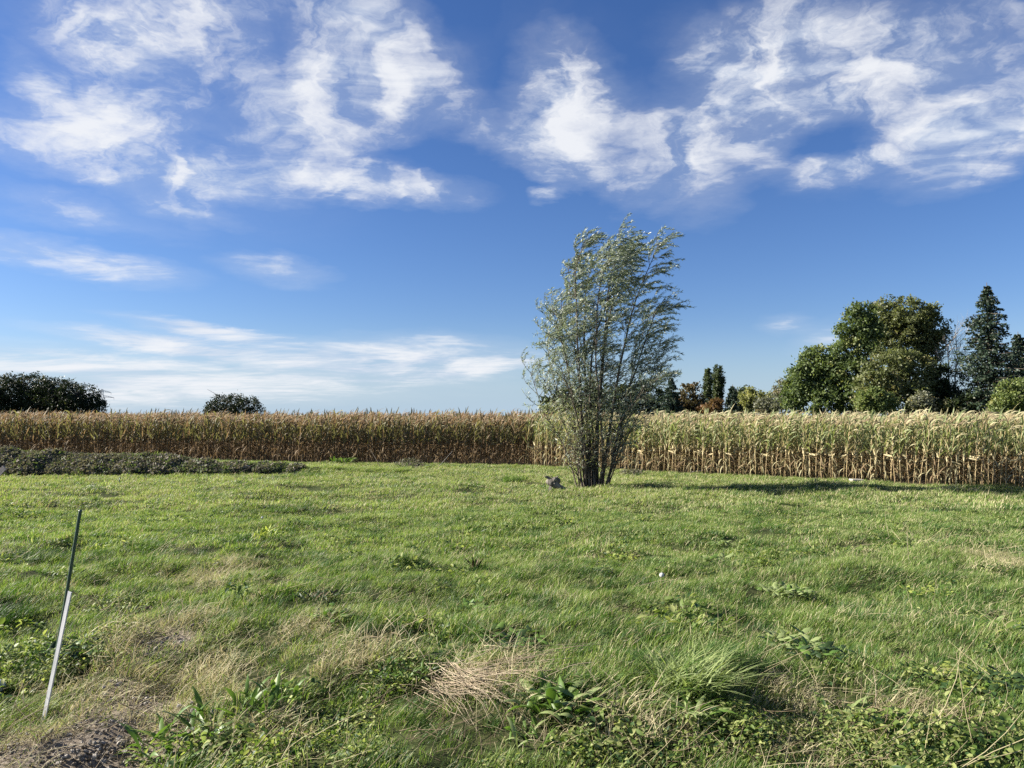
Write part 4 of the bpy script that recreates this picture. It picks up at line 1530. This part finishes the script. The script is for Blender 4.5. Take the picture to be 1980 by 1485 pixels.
scatter('grass', [tuft_mesh(720 + i, 90, .22, .08, .24, .011, shares=(.4, .45, .15), K=4) for i in range(4)], *lay(x, y, r, .6, 1.2), label='bright grass along the crest of the earth bank')

# ------------------------------------------------------------------ leafy plants in the lawn
DOCKM = {
    'green': mat_leaf('dock_leaf', (.060, .130, .022), (.13, .205, .042), 3.0, .34, .45, rnd=.6, spec=.3),
    'pale': mat_leaf('pale_leaf', (.16, .215, .075), (.27, .32, .135), 3.0, .35, .5, rnd=.6, spec=.25),  # pale green, brightened so the colour carries sun glints
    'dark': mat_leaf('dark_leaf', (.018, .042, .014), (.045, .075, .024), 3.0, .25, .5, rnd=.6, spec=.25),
    'yellow': mat_leaf('yellow_leaf', (.24, .29, .06), (.34, .38, .10), 3.0, .4, .5, rnd=.5, spec=.25),
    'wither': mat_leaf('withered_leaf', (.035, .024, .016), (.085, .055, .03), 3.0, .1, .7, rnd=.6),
}


def broad_leaf(seed, kind):
    """one leaf along +x: stalk, blade with waved edge, sunk midrib"""
    rr = np.random.default_rng(seed)
    K = 9
    t_ = np.linspace(0, 1, K)
    wprof = {'dock': [.05, .09, .48, .86, 1, .93, .70, .38, .03], 'lance': [.06, .12, .40, .70, .9, 1, .80, .42, .03], 'round': [.07, .07, .10, .45, .95, 1, .92, .60, .08], 'blade': [.7, .85, .95, 1, .95, .85, .65, .38, .03]}[kind]
    wd = {'dock': .095, 'lance': .058, 'round': .16, 'blade': .022}[kind] * rr.uniform(.85, 1.15)
    e0 = {'dock': 1.15, 'lance': 1.2, 'round': 1.0, 'blade': 1.25}[kind] + rr.normal(0, .12)
    e1 = {'dock': -.35, 'lance': -.1, 'round': -.5, 'blade': -.7}[kind] + rr.normal(0, .3)
    e = e0 + (e1 - e0) * t_ ** 1.2
    dx, dz = np.cos(e) / (K - 1), np.sin(e) / (K - 1)
    P_ = np.stack([np.concatenate([[0], np.cumsum(dx[:-1])]), .05 * rr.normal() * t_ ** 2, np.concatenate([[0], np.cumsum(dz[:-1])])], axis=1)
    T = unit(np.gradient(P_, axis=0))
    N0 = unit(np.cross(T, np.array([0, 1.0, 0])))
    tw = rr.normal(0, .35) * t_ + .12 * np.sin(t_ * 12 + rr.uniform(0, 6))
    S = np.cos(tw)[:, None] * np.array([0, 1.0, 0]) - np.sin(tw)[:, None] * N0
    W = wd * np.array(wprof) * (1 + .08 * np.sin(t_ * 17 + rr.uniform(0, 6)))
    return folded(P_[None], W[None], S[None], -N0[None], rr.uniform(.15, .5))


BL = {k: [broad_leaf(760 + 20 * j + i, k) for i in range(7)] for j, k in enumerate(('dock', 'lance', 'round', 'blade'))}
bl_me = {}


def weed(name, label, cat, px, py, n, L, kind, mat, spread=(.45, 1.15), ring=.05, group=None, lean=0.0, seed=None):
    """a rosette: every leaf an object of its own"""
    r_ = np.random.default_rng(seed or (int(px) * 7 + int(py)))
    g_ = at(px, py)
    root = thing(name, label, cat, (g_.x, g_.y, g_.z + (.040 if name == 'leafy_weed' else -.005)), 0, group)
    mats = mat if isinstance(mat, tuple) else (mat,)
    for k in range(n):
        m = mats[0] if r_.uniform() < .72 or len(mats) == 1 else mats[1]
        i = int(r_.integers(7))
        key = (kind, i, m)
        if key not in bl_me:
            bl_me[key] = mesh_from('leaf', *BL[kind][i], DOCKM[m])
        a = r_.uniform(0, 2 * PI)
        a = math.atan2(math.sin(a), math.cos(a) + lean)
        q = ring * math.sqrt(r_.uniform())
        a2 = r_.uniform(0, 2 * PI)
        o_ = link('leaf', bl_me[key], root, (q * math.cos(a2), q * math.sin(a2), 0))
        s = L * r_.uniform(.6, 1.15)
        o_.scale = (s, s, s)
        o_.rotation_euler = (r_.normal(0, .25), r_.uniform(*spread) * .48 - .2, a)
    return root


def tussock(name, label, px, py, rad, h, n, mats, wid=.004, group=None, cat='grass tussock', lean=(.4, 1.2), spread=1.3, shares=(.6, .3, .1), wind=.5):
    r_ = np.random.default_rng(int(px) * 3 + int(py))
    g_ = at(px, py)
    V, Q = blades(r_, n, rad, h * .5, h, wid, wind=wind, spread=spread, lean=lean)
    fr = np.hypot(V[:, 0], V[:, 1]) / max(rad, .01)
    mi = np.repeat(r_.choice(len(mats), n, p=np.array(shares[:len(mats)]) / sum(shares[:len(mats)])), len(Q) // n)
    o_ = link(name, mesh_from(name, V, Q, mats, mi), None, (g_.x, g_.y, g_.z))
    return tag(o_, label, cat, group)


W_ = weed
W_('dock_plant', 'large glossy dock with upright leaves shading a dark hollow, left of the long bladed tussock', 'dock', 1080, 1372, 54, 0.233, 'dock', ('green', 'pale'), (.2, 1.1), .20)
W_('dock_plant', 'pale dock with spreading lance leaves just below the long bladed tussock', 'dock', 1330, 1398, 41, 0.202, 'lance', ('pale', 'green'), (.5, 1.3), .07)
W_('dock_plant', 'wide clump of pointed green dock leaves next to the bare gravelly soil', 'dock', 370, 1440, 61, 0.243, 'lance', ('green', 'pale'), (.1, 1.0), .24, lean=.4)
W_('dock_plant', 'upright bright green dock clump behind the one at the gravelly soil', 'dock', 510, 1375, 48, 0.213, 'lance', ('green', 'yellow'), (.0, .8), .16, lean=.5)
W_('dock_plant', 'pale crinkled dock standing up near the lower right corner of the lawn', 'dock', 1640, 1400, 37, 0.202, 'dock', ('pale', 'green'), (.2, 1.0), .10)
W_('dock_plant', 'small dock with narrow leaves in the bottom left corner of the big dock hollow', 'dock', 1010, 1440, 22, 0.166, 'lance', ('green', 'pale'), (.3, 1.1), .10)
W_('dock_plant', 'dock with drooping leaves at the bottom edge below the wide clump', 'dock', 330, 1478, 32, 0.185, 'lance', ('green', 'yellow'), (.3, 1.2), .14)
W_('dock_plant', 'pale drooping dock leaves at the bottom edge below the large glossy dock', 'dock', 1130, 1430, 22, 0.166, 'lance', ('pale', 'green'), (.6, 1.4), .12)
W_('leafy_weed', 'dark bushy weed behind the fan of dead stems', 'weed', 775, 1320, 96, 0.113, 'lance', ('green', 'dark'), (.0, 1.1), .17)  # its darker leaves carry painted shadow
W_('leafy_weed', 'rounded bushy weed with many small leaves right of the dandelion clock', 'weed', 1522, 1155, 131, 0.113, 'round', ('pale', 'green'), (.0, 1.1), .20)
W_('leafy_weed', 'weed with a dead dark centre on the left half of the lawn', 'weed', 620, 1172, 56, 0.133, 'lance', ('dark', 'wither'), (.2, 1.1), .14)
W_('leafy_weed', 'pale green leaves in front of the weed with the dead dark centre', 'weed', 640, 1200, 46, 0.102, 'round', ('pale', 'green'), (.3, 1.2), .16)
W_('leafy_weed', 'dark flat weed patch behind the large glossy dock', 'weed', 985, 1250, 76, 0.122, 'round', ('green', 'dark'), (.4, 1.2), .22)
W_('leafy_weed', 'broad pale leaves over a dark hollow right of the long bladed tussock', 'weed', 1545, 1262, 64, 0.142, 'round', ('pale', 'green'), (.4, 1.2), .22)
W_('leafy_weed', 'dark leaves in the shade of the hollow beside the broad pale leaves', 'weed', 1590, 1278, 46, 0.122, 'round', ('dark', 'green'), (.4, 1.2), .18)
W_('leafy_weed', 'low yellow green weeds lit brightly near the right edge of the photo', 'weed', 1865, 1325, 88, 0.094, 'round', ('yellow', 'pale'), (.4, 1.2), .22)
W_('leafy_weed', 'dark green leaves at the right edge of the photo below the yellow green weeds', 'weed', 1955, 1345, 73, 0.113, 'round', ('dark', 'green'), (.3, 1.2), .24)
W_('withered_weed', 'small upright withered black brown weed in the open lawn', 'weed', 917, 1103, 25, 0.180, 'lance', ('wither', 'dark'), (-.2, .8), .06)
W_('leafy_weed', 'flat pale rosette far right of the withered weed, beyond the dandelion clock', 'weed', 1398, 1060, 36, 0.150, 'dock', ('pale', 'green'), (.6, 1.4), .12)
W_('leafy_weed', 'pale flat weed below the far pale rosette', 'weed', 1385, 1090, 43, 0.142, 'round', ('pale', 'green'), (.6, 1.4), .18)
W_('leafy_weed', 'yellowish weed between the withered weed and the dandelion clock, farther back', 'weed', 1207, 1086, 46, 0.122, 'round', ('yellow', 'green'), (.4, 1.3), .20)
W_('leafy_weed', 'small weed with dark shiny leaves left of the dandelion clock', 'weed', 1165, 1112, 32, 0.122, 'round', ('dark', 'pale'), (.4, 1.3), .12)  # sun glints painted in as single pale leaves
W_('leafy_weed', 'green weed straight behind the dandelion clock', 'weed', 1272, 1100, 56, 0.122, 'lance', ('green', 'pale'), (.2, 1.2), .18)
W_('leafy_weed', 'low weed in the open lawn left of centre in front of the withered weed', 'weed', 925, 1182, 36, 0.113, 'round', ('green', 'pale'), (.4, 1.3), .16)
W_('leafy_weed', 'yellowish weed patch at the right, above the dark hole in the lawn', 'weed', 1795, 1152, 59, 0.113, 'round', ('yellow', 'green'), (.5, 1.3), .22)
W_('leafy_weed', 'pale weed leaves near the right edge beneath the dry patch', 'weed', 1900, 1210, 46, 0.102, 'round', ('pale', 'green'), (.4, 1.3), .20)
W_('leafy_weed', 'tall thin yellowish leaves in the far left lawn', 'weed', 512, 1048, 32, 0.244, 'lance', ('yellow', 'green'), (-.1, .6), .14)
W_('leafy_weed', 'dark leafy patch around the foot of the white strip', 'weed', 160, 1265, 88, 0.102, 'round', ('dark', 'green'), (.3, 1.2), .24)
W_('leafy_weed', 'bright small leaves left of the stake near the photo edge', 'weed', 50, 1275, 76, 0.094, 'round', ('pale', 'green'), (.2, 1.2), .22)
W_('leafy_weed', 'weed with silvery curled leaves behind the bare soil', 'weed', 255, 1195, 64, 0.094, 'round', ('pale', 'wither'), (.2, 1.2), .20)
W_('leafy_weed', 'green sprig at the right end of the bank under the brown maize', 'weed', 660, 898, 56, 0.518, 'lance', ('green', 'pale'), (.2, 1.2), .5)
W_('leafy_weed', 'weed sprouting in the lawn behind the pale rosette, near the willow shadow', 'weed', 1700, 985, 46, 0.207, 'lance', ('pale', 'green'), (.4, 1.3), .3)

GT = 'tussocks in the lawn'
tussock('grass_tussock', 'big tussock of long pale arching blades right of the large glossy dock', 1330, 1330, .19, .34, 520, [DOCKM['pale'], G5, G1], .0085, lean=(.5, 1.5), spread=1.5, wind=.2, shares=(.6, .2, .2))
tussock('grass_tussock', 'bluish green companion tussock behind the big pale tussock', 1375, 1285, .15, .26, 420, [G4, DOCKM['pale'], G1], .005, lean=(.6, 1.4), wind=.7)
tussock('grass_tussock', 'large dark green tussock near the left edge of the photo behind the stake', 50, 1082, .36, .22, 900, [G4, DOCKM['dark'], G1], .005, lean=(.8, 1.6))
tussock('grass_tussock', 'dark low tussock between the stake and the middle of the left lawn', 280, 1056, .33, .16, 700, [G4, G1, G2], .005)
tussock('grass_tussock', 'flat dark tussock far out in the left lawn', 548, 985, .40, .16, 600, [G4, G1, G2], .007)
tussock('grass_tussock', 'small dark tussock in the far left lawn behind the stake top', 430, 1012, .26, .14, 420, [G4, G1, G2], .006)
tussock('grass_tussock', 'wide dull tussock in the middle of the lawn straight below the brown maize', 835, 1018, .50, .13, 800, [G4, G1, G3], .006)
tussock('grass_tussock', 'dark tussock cut by the left edge of the photo', 8, 1200, .22, .22, 700, [G4, DOCKM['dark'], G1], .0045)
tussock('grass_tussock', 'brown green tussock left of the stake', 70, 1162, .18, .16, 420, [G4, G3, G1], .004)
tussock('grass_tussock', 'bright yellow green grass clump left of the foot of the stake', 35, 1385, .17, .17, 700, [G2, G1, DOCKM['yellow']], .004, lean=(.6, 1.5))
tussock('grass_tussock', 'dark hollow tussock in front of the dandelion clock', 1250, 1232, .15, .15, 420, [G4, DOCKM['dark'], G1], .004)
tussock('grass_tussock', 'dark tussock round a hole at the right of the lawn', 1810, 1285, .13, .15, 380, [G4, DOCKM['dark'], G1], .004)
tussock('grass_tussock', 'tall green tuft standing left of the driftwood stump', 992, 932, .42, .42, 420, [G1, G4, G2], .012, lean=(.2, .8))
tussock('grass_tussock', 'brownish dead tussock at the right edge of the photo', 1925, 1098, .26, .16, 420, [G3, G1], .005)
tussock('grass_tussock', 'low tussock by the right end of the bank', 600, 922, .6, .30, 420, [G4, G1, G2], .012)

# dead brush heaps near the maize
def dead_brush(label, px, py, rad, h, n):
    g_ = at(px, py)
    r_ = np.random.default_rng(int(px))
    g = Geo()
    for _ in range(n):
        a, q = r_.uniform(0, 2 * PI), rad * math.sqrt(r_.uniform())
        p0 = np.array([q * math.cos(a), .5 * q * math.sin(a), -.02])
        d = np.array([r_.normal(.4, .5), r_.normal(0, .4), 1])
        L = h * r_.uniform(.4, 1.1) * (1 - .6 * (q / rad) ** 2)
        g.add(*tube([p0 + d * L * s + np.array([.4 * L * s * s, 0, -.45 * L * s * s]) for s in np.linspace(0, 1, 5)], [.007, .007, .006, .005, .003], 3, False), 0)
    C = np.stack([r_.normal(0, .5, 420) * rad, r_.normal(0, .25, 420) * rad, 0 * r_.uniform(0, 1, 420)], axis=1)
    C[:, 2] = h * r_.uniform(.1, .95, 420) * np.clip(1 - (C[:, 0] / rad) ** 2, .1, 1)
    V, Q = leaf_cards(C, r_, .08)
    g.add(V, Q, 1)
    return tag(link('dead_brush', g.mesh('dead_brush', [BW2, BW1]), None, (g_.x, g_.y, g_.z)), label, 'dead brush')


dead_brush('grey heap of dead brush at the foot of the brown maize', 792, 903, .85, .42, 130)
dead_brush('low grey dead brush at the maize edge right of the willow', 1225, 918, .8, .22, 90)

# fan of dead stems in the foreground
STRAWM = mat_solid('dead_stem', (.22, .18, .12), (.38, .32, .225), 14, .7, .2, (1, 1, 1))
STRAWD = mat_solid('dead_stem_dark', (.17, .13, .085), (.30, .24, .16), 14, .8, .2)
g_ = at(835, 1338)
fan = thing('dead_plant', 'fan of dried broken stems lying towards the bottom of the photo', 'dead plant', (g_.x, g_.y, g_.z))
r = np.random.default_rng(91)
for k in range(120):
    p0 = np.array([r.normal(.10, .10), r.normal(0, .09), r.uniform(.0, .09)])
    a = r.normal(-.95, .42)
    L = r.uniform(.25, .85)
    d = np.array([math.cos(a), math.sin(a), 0])
    pts = []
    bend = r.normal(0, .06)
    rise = r.uniform(-.02, .10)
    for s in np.linspace(0, 1, 6):
        q = p0 + d * L * s + np.array([-d[1], d[0], 0]) * bend * s * s
        zz_ = float(hz(g_.x + q[0], g_.y + q[1])) - g_.z
        q[2] = zz_ + p0[2] * (1 - s * .4) + rise * s + .03
        pts.append(q)
    w_ = r.uniform(.0009, .0026)
    link('stem', mesh_from('stem', *tube(pts, np.linspace(w_, w_ * .6, 6), 4), STRAWM if r.uniform() < .5 else STRAWD), fan)


def loose_stalk(label, px, py, ang, L, w_=.0028, tilt=.15, mat=None, cat='dead stalk', name='dead_stalk', bend=.05):
    g_ = at(px, py)
    d = np.array([math.cos(ang), math.sin(ang), 0])
    pts = []
    for s in np.linspace(0, 1, 7):
        q = d * L * s * math.cos(tilt) + np.array([-d[1], d[0], 0]) * bend * s * s
        zz_ = float(hz(g_.x + q[0], g_.y + q[1])) - g_.z
        q[2] = (zz_ if tilt < .7 else 0) + .03 + L * s * math.sin(tilt)
        pts.append(q)
    return tag(link(name, mesh_from(name, *tube(pts, np.linspace(w_, w_ * .5, 7), 5), mat or STRAWM), None, (g_.x, g_.y, g_.z)), label, cat)


loose_stalk('long pale stalk lying by itself right of the pale crinkled dock', 1620, 1410, -.15, .32)
loose_stalk('pale stalk slanting up out of the weeds near the lower right corner', 1690, 1390, .9, .26, tilt=.5)
loose_stalk('straw coloured stalk leaning across the grass behind the dead stem fan', 830, 1300, 2.2, .34, .0022, .6)
loose_stalk('single pale stalk pointing at the large glossy dock from the left', 1010, 1330, -.35, .40, .0022, .25)
loose_stalk('bent pale stalk lying left of the bare soil and dock clump', 150, 1440, .8, .22, .003, .2)
loose_stalk('straight pale stalk on the gravelly soil', 110, 1420, .1, .34, .003, .05)
loose_stalk('yellow stalk fallen in the lawn behind the dead stem fan', 905, 1195, -.6, .22, .0025, .2)
loose_stalk('long pale stalk fallen at the near edge below the broad pale leaves', 1520, 1440, .3, .45, .0025, .1)
loose_stalk('curved pale grass stalk beside the dandelion clock', 1215, 1145, .1, .40, .0028, .2, bend=-.12)
loose_stalk('thin upright pale stalk standing alone in the right half of the lawn', 1757, 1088, 1.6, .34, .0032, 1.5, bend=.0)
loose_stalk('dead branch propped against the brown maize beside the grey brush heap', 735, 903, 2.3, 1.0, .018, .75, BARK_D, 'branch', 'branch')
loose_stalk('thin pale branch slanting at the foot of the brown maize near the field corner', 848, 904, .4, .9, .012, .8, GREYB, 'branch', 'branch')
loose_stalk('bare forked twig lying before the maize right of the willow', 1335, 915, -.5, 1.3, .014, .22, GREYB, 'branch', 'branch')

# dandelion clocks
STEMG = mat_leaf('flower_stalk', (.20, .23, .09), (.28, .30, .13), 2, .2, .5)
FLUFF = mat_leaf('seed_fluff', (.66, .66, .62), (.80, .80, .77), 5, .35, .8, tcol=(1, 1, 1))


def dandelion(label, px, py, h, rad, name='dandelion_clock', tilt=.1):
    g_ = at(px, py)
    root = thing(name, label, 'dandelion', (g_.x, g_.y, g_.z))
    r_ = np.random.default_rng(int(px))
    top = np.array([h * math.sin(tilt), 0, h * math.cos(tilt)])
    link('stalk', mesh_from('stalk', *tube([(0, 0, -.01), top * .5 + np.array([-.01, 0, 0]), top], [.0026, .0022, .002], 6), STEMG), root)
    n_ = 240
    d = unit(r_.normal(0, 1, (n_, 3)))
    g = Geo()
    for k in range(n_):
        p1 = top + d[k] * rad * .9
        s_ = unit(np.cross(d[k], r_.normal(0, 1, 3)))
        u_ = np.cross(d[k], s_)
        w_ = rad * .28
        g.add(np.array([p1 - s_ * w_, p1 - u_ * w_, p1 + s_ * w_, p1 + u_ * w_]), [[0, 1, 2, 3]])
        e = s_ * .0006
        g.add(np.array([top - e, top + e, p1 + e, p1 - e]), [[0, 1, 2, 3]])
    link('seed_head', g.mesh('seed_head', [FLUFF], False), root)
    V, Q = blob((.006, .006, .005), 5, 8, 6, .05)
    link('seed_base', mesh_from('seed_base', V + top, Q, STEMG), root)
    return root


dandelion('white dandelion clock standing in the middle right of the lawn', 1276, 1152, .19, .024)
dandelion('small dandelion clock on a long leaning stalk in the far left lawn', 490, 1046, .33, .016, tilt=.35)

# ------------------------------------------------------------------ made things
GREENP = mat_solid('green_plastic', (.030, .060, .038), (.055, .095, .060), 60, .45, .25, (1, 1, .1), spec=.5)
WHITEP = mat_solid('white_plastic', (.38, .39, .40), (.50, .50, .50), 25, .5, .1, (1, 1, .2), spec=.5)
gs = at(85, 1396)


def pole_top(px, py, base):
    d = ray(px, py)
    k = base.y / d.y
    return np.array([d.x * k, base.y, EYE + d.z * k])


gt = pole_top(155, 989, gs)
root = thing('garden_stake', 'tall thin dark green plastic plant stake leaning in the lower left', 'garden stake', tuple(gs))
top = gt - np.array(gs)
pts = curve_pts([top * -.04, top * .45 + np.array([.004, 0, 0]), top * .8 + np.array([.002, .0, 0]), top], 40)
rad = .0090 * (1 + .07 * (np.arange(40) % 2))
link('rod', mesh_from('rod', *tube(pts, rad, 10), GREENP), root)
V, Q = blob((.0105, .0105, .012), 3, 10, 7, .02)
link('end_cap', mesh_from('end_cap', V + top, Q, GREENP), root)
g = Geo()
for s in (.47, .63):
    g.add(*tube([top * s + np.array([-.006, -.006, 0]), top * s + np.array([.004, -.011, .003]), top * s + np.array([.024, -.008, .0])], .0018, 5))
ws = at(96, 1388)
ws = Vector((ws.x + .017, gs.y - .024, float(hz(ws.x, gs.y - .024))))
wt_top = pole_top(136, 1144, ws)
top2 = wt_top - np.array(ws)
root = thing('white_strip', 'white angled plastic edging strip standing against the green stake', 'plastic strip', tuple(ws))
ax = unit(top2)
side = unit(np.cross(ax, np.array([-.40, -.92, 0])))
fwd = np.cross(side, ax)
V, Q = [], []
prof = [(-.0170, 0), (.0170, 0), (.0170, .008), (.0150, .008), (.0150, .002), (-.0170, .002)]
for s in (-.05, 1.0):
    for a_, b_ in prof:
        V.append(top2 * s + side * a_ + fwd * b_)
Q = [(i, (i + 1) % 6, 6 + (i + 1) % 6, 6 + i) for i in range(6)] + [(0, 1, 4, 5), (1, 2, 3, 4), (6, 11, 10, 7), (7, 10, 9, 8)]
link('strip', mesh_from('strip', V, Q, WHITEP, smooth=False), root)

# pale round stone at the left edge
g_ = at(-8, 1338)
V, Q = blob((.052, .05, .045), 8, 20, 14, .03)
tag(link('round_stone', mesh_from('round_stone', V + np.array([0, 0, .03]), Q, WHITEP), None, (g_.x, g_.y, g_.z)), 'smooth pale grey round stone cut by the left edge of the photo', 'stone')

# driftwood stump left of the willow
STUMP = mat_solid('weathered_wood', (.045, .04, .032), (.20, .18, .15), 9, .9, 1.0, (1, 1, .35))
g_ = at(1070, 948)
stump = thing('wood_stump', 'weathered grey gnarled stump lying in the grass left of the willow', 'stump', (g_.x, g_.y, g_.z))
V, Q = blob((.145, .14, .125), 17, 18, 12, .75)
V2 = V + np.array([0, 0, .24])
g = Geo()
g.add(V2, Q)
g.add(*tube(curve_pts([(.02, 0, .2), (.16, -.03, .10), (.34, -.05, .03), (.48, -.03, .02)], 10), np.linspace(.12, .03, 10), 8))
g.add(*tube(curve_pts([(0, 0, .25), (-.03, .0, .1), (-.06, -.02, -.03)], 6), np.linspace(.11, .09, 6), 8))
link('stump_body', g.mesh('stump_body', [STUMP]), stump)
for a_, L in ((2.4, .22), (1.0, .20), (1.7, .16), (3.0, .18)):
    p0 = np.array([.08 * math.cos(a_), 0, .30])
    link('root_stub', mesh_from('root_stub', *tube(curve_pts([p0, p0 + np.array([math.cos(a_) * L * .5, .02, L * .35]), p0 + np.array([math.cos(a_) * L, -.03, L * .55])], 6), np.linspace(.045, .012, 6), 6), STUMP), stump)
# tilted board on the bank
BOARD = mat_solid('grey_board', (.20, .165, .15), (.32, .28, .26), 8, .8, .3, (.3, 1, 1))
g_ = at(6, 924)
V, Q = box((-.62, -.02, 0), (.0, .02, .20))
o_ = link('board', mesh_from('board', V + np.array([.31, 0, 0]), Q, BOARD, smooth=False), None, (g_.x - .02, g_.y - .12, g_.z + .08), (-.25, -.85, .1))
tag(o_, 'grey brown board tilted against the bank at the left edge of the photo', 'board')
md = o_.modifiers.new('bevel', 'BEVEL')
md.width = .006
# pale slab in front of the right maize
CONC = mat_solid('pale_concrete', (.30, .28, .235), (.44, .41, .355), 9, .85, .4)
g_ = at(1656, 933)
V, Q = box((-.21, -.12, -.03), (.21, .12, .115))
V[V[:, 2] > 0, 0] *= .96
o_ = link('concrete_block', mesh_from('concrete_block', V, Q, CONC, smooth=False), None, (g_.x, g_.y, g_.z), (.02, .03, .12))
tag(o_, 'pale concrete block lying before the maize right of the willow', 'block')
md = o_.modifiers.new('bevel', 'BEVEL')
md.width = .015
md.segments = 2
# pale stone on the bank
g_ = at(475, 908)
V, Q = blob((.19, .13, .09), 23, 12, 9, .35)
tag(link('pale_stone', mesh_from('pale_stone', V + np.array([0, 0, .08]), Q, CONC), None, (g_.x, g_.y - .1, g_.z)), 'pale flat stone on the front of the weedy bank', 'stone')
# little dark marker peg
g_ = at(231, 938)
peg = thing('marker_peg', 'short thin dark peg standing in front of the weedy bank', 'peg', tuple(g_))
link('shaft', mesh_from('shaft', *tube([(0, 0, -.05), (.005, 0, .12), (.01, 0, .24)], [.018, .018, .016], 6), GREENP), peg)
link('peg_top', mesh_from('peg_top', *tube([(.01, 0, .24), (.01, 0, .262)], [.026, .024], 8), GREENP), peg)
